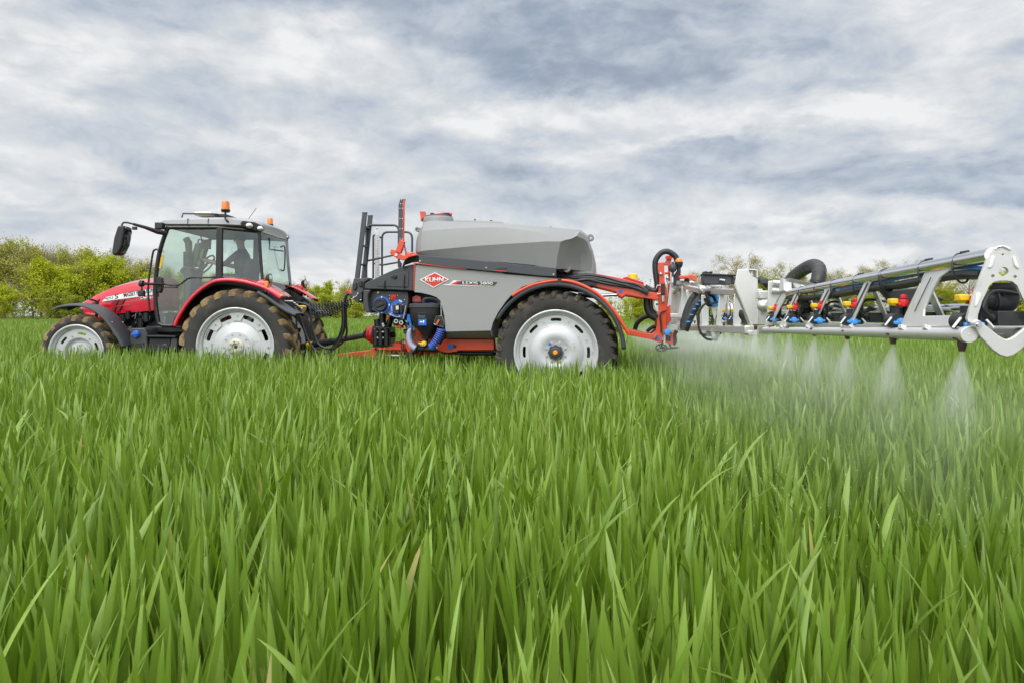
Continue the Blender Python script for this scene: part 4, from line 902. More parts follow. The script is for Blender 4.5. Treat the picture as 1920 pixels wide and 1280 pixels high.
    # ---- pump, gearbox, drive shaft
    m = MB(); pz = lambda X, Y, y=0: L(*q5(X, Y), y)
    a, b = pz(405, 590, -.2), pz(606, 800, -.2); m.box(a.x, b.x, -.28, .0, b.z, a.z)
    for X in (430, 490, 560): c = pz(X, 660, -.3); m.cyl((c.x, -.36, pz(X, 810).z), (c.x, -.36, pz(X, 610).z), .05, n=14)
    for Y in (640, 690, 740): m.box(a.x-.02, b.x+.0, -.30, -.02, pz(0, Y).z-.016, pz(0, Y).z+.016)
    m.cyl(pz(590, 690, -.2), pz(650, 690, -.2), .045).box(pz(570, 0).x, pz(612, 0).x, -.29, -.05, pz(0, 790).z, pz(0, 620).z)
    m.cyl(pz(495, 600, -.15), pz(498, 430, -.15), .06).cyl(pz(440, 600, -.15), pz(432, 500, -.15), .06).cyl(pz(560, 600, -.1), pz(600, 480, -.1), .055)
    m.tube(spline([pz(600, 500, -.1), pz(650, 500, -.2), pz(690, 520, -.3)], 4), .05, 12).box(pz(430, 0).x, pz(580, 0).x, -.2, .2, pz(0, 850).z, pz(0, 795).z); m.build('pump', 'gloss', S, bevel=.012)
    m = MB(); rr_ = random.Random(8)
    for X in (438, 508, 560, 430, 512):
        for Y in (652, 722): c = pz(X+rr_.uniform(-4, 4), Y, -.36); m.cyl((c.x, -.40, c.z), (c.x, -.36, c.z), .014, n=8)
    for X, Y in ((520, 580), (515, 560)): c = pz(X, Y, -.25); m.cyl((c.x, -.32, c.z), (c.x, -.25, c.z), .02, n=10)
    m.each('pump_bolt', 'bolt', S)
    cc = lambda X, Y: L(*q5(X, Y), 0.)
    p0, p1, p2 = cc(404, 684), cc(318, 684), cc(285, 690)
    d = Vector((p0.x-p1.x, 0, p0.z-p1.z))
    MB().tube([p0, p0.lerp(p1, .45), p0.lerp(p1, .62), p1], [.16, .165, .135, .12], 28).build('shaft_guard', 'dred', S, bevel=.01)
    e0, e1, e2 = cc(318, 686), cc(275, 695), L(*q3(250, 848), .15)
    MB().tube([e0, e0.lerp(e1, .5), e1], [.11, .085, .062], 20).tube([e1, e1.lerp(e2, .55)], .050, 16).tube([e1.lerp(e2, .5), e2], .060, 16).build('drive_shaft', 'black', S)
    s0, s1 = L(*q3(408, 825), .12), L(*q3(355, 830), .12); MB().tube([e1.lerp(e2, .80), e1.lerp(e2, .885)], .0635, 20).build('warning_sticker', 'yellow', S)
    # ---- chassis and drawbar
    MB().prism(px(q5, [(1185, 738), (1836, 738), (1836, 868), (1410, 872), (1395, 885), (1360, 890), (1290, 902), (1210, 890), (1160, 862)], -.62), -.66, -.50).build('chassis', 'sred', S, bevel=.008)
    MB().prism(px(q5, [(1185, 738), (1836, 738), (1836, 868), (1210, 890)], .55), .50, .66).box(L(*q5(1185, 0), -.6).x, hc.x, -.5, .5, WZ-.05, WZ+.08).cyl((hc.x, -.62, WZ), (hc.x, .62, WZ), .09).each('axle_beam', 'gloss', S, bevel=.008)
    MB().prism(px(q5, [(778, 690), (850, 600), (1140, 650), (1230, 740), (1180, 860), (920, 880), (905, 950), (850, 940), (800, 880), (770, 800)], -.58), -.62, -.40).build('chassis_front', 'sred', S, bevel=.01)
    dbr = px(q5, [(1180, 868), (1220, 890), (1000, 925), (905, 945), (820, 935), (830, 880)], -.4); MB().prism(dbr, -.42, -.2).build('chassis_web', 'sred', S, bevel=.01)
    c = L(*q5(1308, 828), -.665); m = MB().cyl((c.x, -.672, c.z), (c.x, -.65, c.z), .045, n=28); m.build('blue_sticker', 'blue', S)
    c = L(*q5(1362, 826), -.665); MB().cyl((c.x, -.68, c.z), (c.x, -.65, c.z), .026).build('chassis_plug', 'black', S)
    m = MB().tube(V3(q5, [(1200, 895), (1400, 905), (1830, 912)], -.5), .03, 8).box(L(*q5(1400, 0), -.5).x, L(*q5(1830, 0), -.5).x, -.5, .5, L(*q5(0, 920), -.5).z, L(*q5(0, 880), -.5).z); m.build('underframe', 'gloss', S, bevel=.01)
    y = -.12
    MB().prism(px(q5, [(-60, 925), (0, 907), (60, 900), (330, 868), (430, 850), (620, 836), (660, 842), (660, 935), (480, 965), (360, 960), (160, 940), (-60, 950)], y), y-.08, y+.20).build('drawbar', 'sred', S, bevel=.012)
    m = MB().prism(px(q5, [(378, 842), (640, 832), (780, 850), (780, 872), (640, 868), (380, 866)], -.3), -.36, .2).prism(px(q5, [(625, 790), (700, 785), (790, 790), (800, 900), (720, 915), (640, 870), (625, 815)], -.25), -.30, .2)
    m.cyl(L(*q5(685, 812), -.2), L(*q5(685, 782), -.2), .09).cyl(L(*q5(690, 782), -.2), L(*q5(690, 765), -.2), .05); m.build('hitch_plate', 'sred', S, bevel=.01)
    m = MB()
    for X in (724, 744): m.tube(spline(V3(q5, [(X, 930), (X, 820), (X-3, 760), (X+14, 742), (X+40, 745), (X+50, 700)], -.38), 4), .009, 6)
    m.tube(spline(V3(q5, [(470, 950), (476, 900), (440, 870), (400, 850)], -.36), 4), .012, 6); m.tube(spline(V3(q5, [(750, 650), (790, 640), (820, 620)], -.5), 4), .035, 10); m.each('brake_hose', 'hose', S)
    m = MB()
    for X in (724, 744): m.cyl(L(*q5(X, 945), -.40), L(*q5(X, 890), -.40), .016)
    m.tube([L(*q5(520, 928), -.38), L(*q5(610, 935), -.38)], .012).tube([L(*q5(600, 930), -.36), L(*q5(770, 938), -.36)], .03); m.tube(V3(q5, [(770, 745), (800, 690)], -.45), .02); m.each('hydraulic_fitting', 'steel', S)
    c = L(*q5(444, 926), -.21); MB().cyl((c.x, -.215, c.z), (c.x, -.2, c.z), .03).box(c.x-.30, c.x-.18, -.205, -.19, c.z-.03, c.z-.01).build('drawbar_sticker', 'blue', S)
    # ---- ladder, rails, gauge, boom rests
    m = MB()
    for tp_, bt_, y in (((282, 256), (190, 1045), -.78), ((349, 291), (268, 1045), -.50)):
        a, b = L(*q4(*tp_), y), L(*q4(*bt_), y); m.bar(a, b, .045, .085, (0, 1, 0)) if False else m.slab([(a.x-.038, y, a.z), (a.x+.038, y, a.z), (b.x+.038, y, b.z), (b.x-.038, y, b.z)], (0, 1, 0), .04)
        m.box(a.x-.045, a.x+.045, y-.025, y+.025, a.z, a.z+.01)
    for t in (.20, .49, .78):
        a = L(*q4(282, 256), -.78).lerp(L(*q4(190, 1045), -.78), t); b = L(*q4(349, 291), -.50).lerp(L(*q4(268, 1045), -.50), t); m.bar(a, b, .05, .03)
    m.build('ladder', 'band', S, bevel=.004)
    MB().prism(px(q4, [(160, 1040), (250, 1042), (330, 1030), (330, 1060), (280, 1090), (270, 1270), (255, 1330), (190, 1330), (130, 1260), (140, 1120)], -.80), -.84, -.60).build('ladder_mount', 'band', S, bevel=.01)
    m = MB().prism(px(q4, [(150, 1100), (185, 1090), (190, 1150), (160, 1185), (145, 1180)], -.85), -.87, -.83).prism(px(q4, [(200, 1210), (255, 1190), (258, 1310), (210, 1320)], -.85), -.88, -.80); m.cyl(L(*q4(230, 1075), -.85), L(*q4(236, 1140), -.85), .03).build('ladder_catch', 'black', S, bevel=.008)
    m = MB()
    for X, Y in ((200, 1222), (150, 1270), (235, 1300)): m.ball(L(*q4(X, Y), -.88), .016, 6)
    m.tube(V3(q4, [(200, 1222), (180, 1250), (130, 1280)], -.88), .007, 6); m.each('catch_bolt', 'bolt', S)
    tb = lambda pts, y, k=5: spline([L(*q4(*p), y) for p in pts], k)
    def path(pts, y, rad=.05):
        """tube path with rounded corners"""
        P = [L(*q4(*p), y) for p in pts]; o = [P[0]]
        for i in range(1, len(P)-1):
            a = P[i]+(P[i-1]-P[i]).normalized()*min(rad, (P[i-1]-P[i]).length*.45); b = P[i]+(P[i+1]-P[i]).normalized()*min(rad, (P[i+1]-P[i]).length*.45)
            for t in np.linspace(0, 1, 6): o.append(a*(1-t)**2+P[i]*2*t*(1-t)+b*t*t)
        return o+[P[-1]]
    m = MB().tube(path([(300, 1060), (300, 402), (690, 402), (690, 900)], -.55, .10), .019, 10)
    m.tube(path([(488, 1010), (488, 483), (850, 483), (850, 760)], .35, .12), .019, 10)
    m.tube(path([(382, 1040), (384, 512), (470, 550), (490, 545)], -.1, .05), .018, 10).tube(V3(q4, [(315, 828), (620, 762)], -.5), .016, 8).tube(path([(395, 860), (490, 880), (690, 845)], .1, .03), .016, 8).tube([L(*q4(384, 820), -.1), L(*q4(490, 790), .35)], .014, 8); m.build('platform_railing', 'band', S)
    a, b = L(*q4(405, 460), -.15), L(*q4(457, 1040), -.15); MB().box(a.x, b.x, -.16, -.14, b.z, a.z).build('level_gauge', 'gauge', S, bevel=.004)
    m = MB(); m2 = MB()
    for k in range(26):
        z = a.z-.10-(a.z-b.z-.12)*k/26; (m2 if k % 6 == 3 else m).box(a.x+.03, b.x-.008-(0 if k % 3 else .0), -.1625, -.159, z, z+.006)
    m.box(a.x+.012, a.x+.016, -.1625, -.159, b.z, a.z-.06)
    m.build('gauge_scale', 'igrey', S); m2.each('gauge_mark', 'redp', S)
    c = L(*q4(428, 440), -.15); MB().ball(c, .018, 8).tube([c, c-Vector((0, 0, .06))], .008).build('gauge_float', 'hub', S)
    up = px(q4, [(712, 90), (752, 90), (744, 150), (742, 560), (742, 700), (686, 760), (686, 560), (690, 160)], -1.0); MB().prism(up, -1.02, -.98).build('boom_rest', 'band', S, bevel=.004)
    MB().prism(px(q4, [(752, 86), (769, 86), (757, 150), (750, 560), (752, 600), (778, 720), (770, 722), (742, 590), (744, 150)], -1.0), -1.03, -.975).build('boom_rest_flange', 'sred', S, bevel=.003)
    MB().prism(px(q4, [(700, 830), (720, 860), (716, 920), (690, 920), (685, 820)], -.9), -.93, -.87).build('rest_foot', 'band', S)
    m = MB()
    for Y in (98, 145, 200, 322, 444, 568):
        for X in (-13, 15): c = L(*q4((735 if Y < 120 else 725 if Y < 160 else 718)+X, Y), -1.02); m.cyl((c.x, -1.025, c.z), (c.x, -1.0, c.z), .008, n=8)
    m.each('rest_rivet', 'bolt', S)
    MB().prism(px(q4, [(945, 238), (1000, 238), (1002, 275), (1012, 305), (985, 325), (960, 355), (955, 300)], .9), .86, 1.0).build('boom_rest', 'sred', S, bevel=.006)
    MB().prism(px(q4, [(710, 580), (720, 578), (766, 602), (720, 745), (655, 722)], -1.06), -1.10, -1.03).prism(px(q4, [(592, 735), (612, 690), (640, 700), (690, 740), (770, 770), (800, 700+40), (880, 752), (900, 770), (820, 790), (770, 828), (690, 810), (620, 765)], -1.04), -1.09, -.95).prism(px(q4, [(765, 715), (830, 745), (826, 775), (760, 780)], -1.0), -1.0, -.8).each('boom_latch', 'sred', S, bevel=.008)
    MB().tube(path([(828, 760), (834, 733), (880, 733), (888, 752)], -1.0, .02), .012, 8).build('latch_handle', 'sred', S)
    c = L(*q4(660, 758), -1.09); MB().cyl((c.x, -1.105, c.z), (c.x, -1.08, c.z), .024).build('latch_pin', 'bolt', S)
    m = MB()
    for k in range(5): m.tube(spline(V3(q4, [(940, 775+k*14), (860, 775+k*15), (800, 800+k*14), (760, 850+k*5), (740, 905)], -1.02+k*.01), 5), .018, 8)
    m.each('rail_hose', 'hose', S)
    # ---- hoses to the tractor
    hk = L(*q3(770, 285), -.45)
    MB().prism(px(q3, [(758, 250), (798, 258), (795, 300), (757, 305)], -.45), -.48, -.40).bar(L(*q3(745, 265), -.45), L(*q3(750, 238), -.45), .02, .02).bar(L(*q3(778, 262), -.45), L(*q3(782, 238), -.45), .02, .02).box(L(*q3(728, 0), -.45).x, L(*q3(760, 0), -.45).x, -.47, -.42, L(*q3(0, 268), -.45).z, L(*q3(0, 255), -.45).z).build('hose_hook', 'sred', S, bevel=.004)
    HS = [[(700, 420), (705, 560), (690, 700), (640, 820), (560, 900), (480, 915), (400, 880), (330, 780), (290, 680), (250, 560), (210, 470), (180, 430)],
          [(712, 430), (718, 570), (700, 690), (660, 770), (600, 850), (520, 862), (440, 820), (390, 720), (362, 600), (352, 480), (330, 420), (270, 392), (200, 382)],
          [(725, 430), (730, 600), (735, 700), (700, 790), (640, 840), (560, 880), (520, 925)], [(690, 420), (690, 600), (660, 720), (600, 830), (540, 900), (500, 925)]]
    for k, pts in enumerate(HS):
        full = [(790+k*4, 330), (765, 290), (740, 300), (716+k*4, 340)]+pts
        ys = np.linspace(-.5, -.15 if k > 1 else -.45, len(full))
        MB().tube(spline([L(*q3(*p), ys[i]+.03*k) for i, p in enumerate(full)], 5), .019, 8).build('hydraulic_hose', 'hose', S)
    MB().tube(spline([L(*q3(*p), -.6) for p in ((195, 520), (205, 620), (200, 760), (212, 860), (208, 930))], 5), .016, 8).build('hydraulic_hose', 'hose', S)
    for y0, a, b, dz in ((-.10, (345, 425), (800, 370), 0), (-.05, (360, 520), (760, 400), 0)):
        A, B = L(*q3(*a), y0-.25), L(*q3(*b), y0-.4); n = 330; pts = []
        for i in range(n+1):
            t = i/n; p = A.lerp(B, t); p.z -= .03*math.sin(math.pi*t); an = 2*math.pi*15*t
            pts.append(p+Vector((.016*math.cos(an+1.4), .05*math.cos(an), .052*math.sin(an))))
        MB().tube(pts, .0085, 6).build('coiled_cable', 'hose', S)
    # ---- mudguard
    for sg in (-1, 1):
        c = (hc.x, WZ); pth = arc2(c[0], c[1], 1.045, 151, 3, 48); Y = lambda v: v*(-sg)
        MB().strip(pth, [(Y(-1.07), -.05), (Y(-1.07), -.012), (Y(-1.04), .008), (Y(-.98), .0), (Y(-.95), .012), (Y(-.72), .012), (Y(-.69), 0), (Y(-.63), .008), (Y(-.60), -.012), (Y(-.60), -.05)]).build('mudguard', 'grey', S, solid=.012, ang=50)
        P = spline([Vector((p.x, Y(p.y), p.z)) for p in V3(q6, [(330, 672), (430, 632), (590, 604), (720, 616), (850, 670), (950, 742), (1040, 845), (1100, 935), (1146, 1008)], -1.0)], 5)
        P0 = [Vector((p.x, Y(p.y), p.z)) for p in V3(q6, [(250, 722), (290, 695), (330, 672)], -1.0)]
        MB().tube(P0[:1]+P0[1:]+P[1:], .026, 12).build('mudguard_tube', 'sred', S)
        if sg > 0:
            m = MB()
            for X, Y_ in ((290, 700), (820, 660), (1110, 945)): a = L(*q6(X, Y_), -1.0); m.tube([a, (a.x+.01, -.95, a.z-.07)], .012)
            m.each('mudguard_clip', 'sred', S); k = L(*q6(617, 607), -1.0); MB().box(k.x-.03, k.x+.03, -1.035, -.96, k.z-.035, k.z+.035).build('tube_clamp', 'black', S, bevel=.006)
    # ---- rear linkage
    for sg in (-1, 1):
        f = -.42 if sg < 0 else .42
        m = MB().prism(px(q6, [(590, 515), (640, 515), (645, 560), (700, 590), (860, 600), (1060, 648), (1140, 680), (1300, 715), (1330, 735), (1300, 742), (1110, 715), (1075, 730), (1050, 690), (780, 625), (590, 590)], -.42), f-.06, f+.06)
        m.prism(px(q7, [(300, 510), (360, 530), (700, 585), (720, 640), (690, 655), (500, 625), (400, 600), (345, 635), (320, 600)], -.42), f-.062, f+.058); m.build('lift_arm', 'sred', S, bevel=.008)
        m = MB().prism(px(q6, [(680, 540), (840, 540), (1100, 590), (1270, 640), (1290, 668), (1000, 612), (820, 575), (690, 575)], -.3), f*.75-.05, f*.75+.05); m.build('lift_arm_top', 'sred', S, bevel=.008)
        m = MB().prism(px(q7, [(400, 955), (425, 950), (650, 992), (690, 960), (712, 860), (720, 760), (790, 765), (800, 960), (760, 985), (750, 1080), (700, 1068), (640, 1046), (400, 1000)], -.42), f-.05, f+.05); m.build('lower_arm', 'sred', S, bevel=.008)
        m = MB().cyl(L(*q6(760, 705), f), L(*q6(920, 725), f), .05); m.build('lift_cylinder', 'gloss', S)
        MB().cyl(L(*q6(900, 722), f), L(*q6(1075, 712), f), .026).build('cylinder_rod', 'steel', S)
    c = L(*q6(1087, 686), -.485); MB().cyl((c.x, -.49, c.z), (c.x, -.47, c.z), .03).build('arm_sticker', 'blue', S)
    c = L(*q7(718, 1035), -.475); MB().cyl((c.x, -.48, c.z), (c.x, -.46, c.z), .026).build('arm_sticker', 'blue', S)
    m = MB()
    for k in range(8):
        o = k*7; rg = random.Random(k)
        P = [(600, 535+o*.6), (660, 560+o*.5), (740, 560+o*.9), (840, 552+o), (950, 575+o*.9), (1080, 610+o*.7), (1180, 628+o*.7), (1250, 650+o*.6), (1300, 690+o*.5)]
        m.tube(spline([L(*q6(X+rg.uniform(-4, 4), Y+rg.uniform(-5, 5)), -.50+.02*rg.random()-.03*(k % 2)) for X, Y in P], 5), .021, 8)
    m.each('arm_hose', 'hose', S)
    MB().tube(spline(V3(q7, [(580, 520), (640, 555), (690, 560), (705, 520), (695, 430), (685, 350), (690, 260), (740, 190), (800, 170), (850, 190), (890, 225), (905, 270)], -.35), 6), .045, 12).tube(spline(V3(q7, [(605, 640), (610, 740), (640, 800), (700, 840)], -.25), 6), .06, 12).tube(spline(V3(q7, [(640, 650), (650, 740), (690, 800)], -.2), 6), .03, 12).each('mast_hose', 'hose', S)
    MB().tube(spline(V3(q7, [(790, 760), (750, 775), (735, 820), (745, 900), (745, 980)], -.5), 6), .014, 8).tube(spline(V3(q7, [(480, 950), (510, 880), (570, 830), (640, 810)], .5), 6), .04, 10).tube(spline(V3(q7, [(600, 970), (650, 930), (700, 910)], .3), 6), .03, 10).each('mast_hose', 'hose', S)
    a = L(*q7(440, 430), -.1); b = L(*q7(570, 500), -.1)
    MB().prism(px(q7, [(360, 435), (400, 425), (570, 480), (572, 508), (480, 490), (380, 460)], -.2), -.25, .2).build('red_housing', 'dred', S, bevel=.012)
    c = L(*q7(460, 430), -.1); MB().lathe([(.0, .06), (.055, .06), (.075, .045), (.09, -.06), (.0, -.06)], (c.x, -.1, c.z), axis='z', n=20).build('yellow_cap', 'yellow', S)
    # mast
    MB().prism(px(q7, [(712, 285), (772, 280), (778, 470), (800, 560), (800, 760), (720, 765), (710, 600), (725, 470)], -.35), -.40, -.30).prism(px(q7, [(815, 380), (835, 380), (838, 700), (800, 720), (815, 560)], -.2), -.24, -.16).prism(px(q7, [(712, 285), (772, 280), (778, 470), (800, 560), (800, 760), (720, 765)], .35), .30, .40).each('mast', 'sred', S, bevel=.008)
    MB().prism(px(q7, [(800, 225), (820, 215), (845, 222), (848, 240), (838, 300), (835, 400), (815, 410), (812, 310), (775, 310), (770, 295), (795, 260)], -.25), -.30, -.22).cyl(L(*q7(805, 232), -.35), L(*q7(805, 232), -.18), .03).cyl(L(*q7(838, 232), -.35), L(*q7(838, 232), -.18), .03).tube(V3(q7, [(780, 390), (830, 385)], -.4), .02).build('mast_head', 'sred', S, bevel=.006)
    m = MB().box(L(*q7(745, 0), -.43).x, L(*q7(780, 0), -.43).x, -.47, -.40, L(*q7(0, 610), -.43).z, L(*q7(0, 495), -.43).z); m.build('damper', 'black', S, bevel=.012)
    m = MB().cyl(L(*q7(762, 610), -.43), L(*q7(762, 672), -.43), .028).tube(V3(q7, [(740, 508), (705, 510), (698, 540)], -.43), .010).tube(V3(q7, [(740, 590), (700, 600), (690, 660)], -.43), .010)
    for X, Y in ((742, 395), (810, 435), (690, 610)): m.ball(L(*q7(X, Y), -.42), .026, 8)
    m.tube(path7(L, [(800, 440), (812, 480), (822, 490), (830, 470)], -.4), .016); m.each('mast_fitting', 'bolt', S)
    MB().prism(px(q7, [(720, 765), (835, 700), (838, 860), (800, 900), (720, 900)], -.3), -.36, .36).build('mast_foot', 'sred', S, bevel=.01)
    MB().prism(px(q7, [(755, 980), (770, 1070), (865, 1100), (862, 975), (838, 975), (838, 1068), (790, 1062), (790, 960)], -.35), -.40, -.30).build('lower_fork', 'sred', S, bevel=.006)
    m = MB().box(L(*q7(768, 0), -.42).x, L(*q7(786, 0), -.42).x, -.44, -.40, L(*q7(0, 1090), -.42).z, L(*q7(0, 975), -.42).z); m.build('white_strut', 'alul', S, bevel=.004)
    c = L(*q7(805, 975), -.43); MB().lathe([(0, -.50), (.04, -.495), (.055, -.47), (.055, -.40)], (c.x, 0, c.z), n=24).build('blue_knob', 'lblue', S)
    m = MB().cyl(L(*q7(808, 1010), -.35), L(*q7(808, 1070), -.35), .05).tube(spline(V3(q7, [(900, 960), (880, 1000), (885, 1060), (865, 1100)], -.35), 4), .03); m.build('pivot_cylinder', 'gloss', S)
    c = L(*q7(745, 1128), -.35); pr = [(c.x+.085*math.cos(t), -.38+.02*math.sin(t), c.z+.055*math.sin(t)) for t in np.linspace(0, 2*math.pi, 25)]
    m = MB().tube(pr, .010, 8, caps=False).tube([pr[2], pr[14]], .008).tube([pr[8], pr[20]], .008); d = L(*q7(845, 1132), -.35); m.tube([(d.x+.11*math.cos(t), -.35+.12*math.sin(t), d.z+.012*math.cos(t)) for t in np.linspace(0, 2*math.pi, 25)], .009, 8, caps=False).tube([(c.x, -.38, c.z), (d.x-.1, -.35, d.z)], .015).tube([(c.x, -.38, c.z), (c.x+.02, -.38, c.z+.12)], .014).tube([(d.x, -.35, d.z), (d.x-.05, -.35, d.z+.12)], .014); m.build('hand_wheel', 'black', S)
    c = L(*q7(688, 1015), -.475); MB().bar((c.x-.02, -.49, c.z-.035), (c.x+.02, -.49, c.z+.035), .03, .06, (0, 1, 0)).build('grey_plug', 'igrey', S, bevel=.012)
    c = L(*q7(322, 950), -.62); MB().slab(V3(q7, [(275, 925), (300, 925), (385, 955), (388, 990), (300, 975)], -.6), (0, 1, 0), .02).build('warning_plate', 'yellow', S)
    # beacon and accumulator on the mast
    c = L(*q7(921, 283), -.45); r = (L(*q7(959, 283), -.45).x-c.x)
    MB().lathe([(r, 0), (r, r*.35), (r*.85, r*.85), (r*.5, r*1.2), (0, r*1.3)], (c.x, -.45, c.z), axis='z', n=28).build('beacon_lens', 'amber', S)
    MB().lathe([(r*1.1, .01), (r*1.1, -.02), (r*.9, -.06), (r*.5, -.09), (r*.55, -.16), (r*.35, -.17), (r*.3, -.30)], (c.x, -.45, c.z), axis='z', n=28).tube([(c.x, -.45, c.z-.16), (c.x-.04, -.45, c.z-.22), (c.x-.04, -.45, c.z-.36)], .045).build('beacon_base', 'black', S)
    c = L(*q7(861, 335), -.5); MB().lathe([(0, .09), (.02, .09), (.022, .06), (.05, .045), (.063, .01), (.063, -.02), (.05, -.05), (.02, -.07), (.02, -.14)], (c.x, -.5, c.z), axis='z', n=24).build('accumulator', 'grey', S)
    return S, dict(hc=hc, path=path)
def V3q(p): return p
def path7(L, pts, y): return spline([L(*q7(*p), y) for p in pts], 4)
M['logored'] = mat('logo_red', (.60, .035, .025), .35, var=.02)
M['coilcore'] = mat('coil_hose_core', (.30, .02, .10), .5)
SP, SI = build_sprayer()
# ------------------------------------------------------------------ BOOM (part of the sprayer)
XF = 1.92                       # plane of the nozzle line behind the axle
B = FS.X
def nozzle_y(k): return -9.28+.5*k
def build_boom():
    W = empty('boom_wing', (0, 0, 0), 0, SP)
    e1 = B(1811, 627, XF); YE = e1.y-.02; zb = e1.z
    ap = FS.L(1862, 479, YE); XT, zt = ap.x, ap.z
    e0 = B(1434, 618.5, XF); t0 = B(1479, 550, XT)
    print('boom', e1, ap, e0, t0)
    P1 = Vector((XF, 0, zb)); D = Vector((XT-XF, 0, zt-zb)); NP = Vector((D.z, 0, -D.x)).normalized()
    RP = lambda q, pts, off=0.: [FS.P(*q(*p), P1+NP*off, NP) for p in pts]
    XB2 = XF+.30
    m = MB().cyl((XF, YE, zb), (XF, e0.y, e0.z), .0195, n=24); m.build('lower_tube', 'alul', W)
    MB().cyl((XT, YE, zt), (XT, t0.y, t0.z), .0225, n=24).build('top_tube', 'chrome', W)
    # struts
    st = [(q9, [(345, 1030), (372, 965), (555, 650), (600, 622), (618, 650), (445, 985), (420, 1030)]),
          (q9, [(528, 1035), (538, 985), (575, 955), (708, 650), (700, 612), (735, 588), (812, 575), (770, 650), (620, 960), (602, 1000), (604, 1035)]),
          (q9, [(838, 1045), (850, 1003), (900, 955), (1066, 620), (1050, 570), (1120, 540), (1185, 520), (1140, 610), (975, 950), (945, 1000), (942, 1048)]),
          (q9, [(1262, 1055), (1275, 1005), (1335, 960), (1540, 530), (1518, 485), (1600, 455), (1675, 432), (1610, 540), (1425, 950), (1400, 995), (1395, 1055)])]
    for q, pts in st:
        MB().slab(RP(q, pts), NP, .006).build('strut', 'alul', W, bevel=.002)
    m = MB()
    for a, b_ in ((( 740, 640), (590, 960)), ((1110, 600), (930, 950)), ((1580, 520), (1370, 950))): p = RP(q9, [a, b_], -.006); m.bar(p[0], p[1], .003, .006)
    p = RP(qa, [(540, 412), (382, 740)], -.0075); m.bar(p[0], p[1], .0012, .003); m.each('strut_crease', 'band', W)
    MB().slab(RP(qa, [(258, 888), (268, 840), (520, 300), (610, 265), (778, 222), (772, 270), (735, 345), (632, 420), (572, 520), (484, 720), (478, 782), (800, 776), (860, 730), (920, 600), (935, 640), (900, 860), (850, 888)]), NP, .008).build('gusset_plate', 'alul', W, bevel=.003)
    m = MB()
    for X in (265, 500, 835): p = RP(qa, [(X-22, 912), (X+25, 912), (X+20, 868), (X-10, 868)], -.012); m.slab(p, NP, .02)
    for X in (545, 590, 860, 925, 1280, 1385): p = RP(q9, [(X-12, 1052), (X+14, 1052), (X+10, 1020), (X-6, 1020)], -.006); m.slab(p, NP, .02)
    m.each('weld_tab', 'alul', W, bevel=.003)
    # end plate and hinge link, symmetrical about the top tube
    ca = FS.L(*qa(1212, 300), YE).x
    half = lambda pts: [(p.x, p.z) for p in (FS.L(*qa(*a), YE) for a in pts)]
    sym = lambda h: h+[(2*ca-x, z) for x, z in h[::-1]]
    o = half([(968, 832), (972, 770), (1010, 645), (1060, 540), (1080, 492), (1125, 455), (1180, 446)])
    u = half([(1200, 113), (1150, 120), (1112, 142), (1080, 190), (1050, 270), (985, 440), (935, 570), (900, 690), (868, 800), (880, 838)])
    ol = u[::-1]+[(2*ca-x, z) for x, z in u]
    ol = o+[(2*ca-x, z) for x, z in o[::-1]]+[(2*ca-x, z) for x, z in u[::-1]]+u
    c = lambda X, Y, r: (lambda p, k: circ(k, 20, (p.x, p.z)))(FS.L(*qa(X, Y), YE), r/5.121*(2.0/FPX))
    MB().prism(ol, YE-.012, YE+.0, [c(1215, 360, 42), c(1113, 403, 15), (c(1325, 410, 15)), c(1208, 197, 9)]).build('end_plate', 'alul', W, bevel=.0025)
    m = MB()
    for pts in ([(1105, 205), (1130, 215), (1110, 300), (1090, 330), (1062, 325)], [(955, 565), (985, 560), (1000, 590), (960, 690), (932, 695)], [(1128, 140), (1150, 118), (1205, 110), (1265, 130), (1285, 160), (1260, 155), (1205, 128), (1160, 135), (1135, 160)], [(1295, 215), (1315, 210), (1362, 320), (1345, 338), (1310, 300)]):
        m.prism(half(pts), YE-.017, YE-.010)
    m.each('weld_seam', 'white', W, bevel=.003)
    n = FS.L(*qa(872, 958), YE); m = MB().prism(circ(.0225, 32, (n.x, n.z)), YE-.022, YE+.005); m.prism(circ(.003, 12, (n.x, n.z)), YE-.0225, YE-.02); m.build('tube_end', 'alul', W, bevel=.002)
    vh = half([(1212, 1002), (1180, 992), (1130, 962), (1060, 905), (985, 845), (940, 815), (905, 822), (885, 850), (905, 890), (960, 975), (1080, 1102), (1150, 1150), (1212, 1167)])
    vv = vh+[(2*ca-x, z) for x, z in vh[::-1]][1:-1]
    MB().prism(vv, YE-.030, YE-.018).build('hinge_link', 'alul', W, bevel=.0025)
    k = FS.L(*qa(918, 864), YE); MB().cyl((k.x, YE-.045, k.z), (k.x, YE, k.z), .010, n=12).cyl((k.x, YE-.05, k.z), (k.x, YE-.03, k.z), .006, n=6).cyl((2*ca-k.x, YE-.045, k.z), (2*ca-k.x, YE, k.z), .010, n=12).each('hinge_bolt', 'steel', W)
    # far chord, far struts, drip sheet
    xb = 2*ca-XF
    m = MB().cyl((xb, YE, zb), (xb, e0.y+.3, zb), .0195, n=20)
    for y in np.linspace(YE+.5, e0.y-.2, 5): m.bar((xb, y, zb), (XT+.01, y, zt), .05, .006, (1, 0, 0))
    m.build('far_chord', 'alul', W)
    a = FS.L(*qa(1110, 820), YE+.16); MB().prism([(a.x-.03, a.z+.02), (a.x+.28, a.z+.023), (a.x+.28, a.z-.034), (a.x-.03, a.z-.035)], YE+.16, YE+.172).prism([(a.x-.02, a.z-.04), (a.x+.28, a.z-.037), (a.x+.28, a.z-.075), (a.x+.02, a.z-.078)], YE+.10, YE+.112).each('rear_sheet', 'alu', W, bevel=.003)
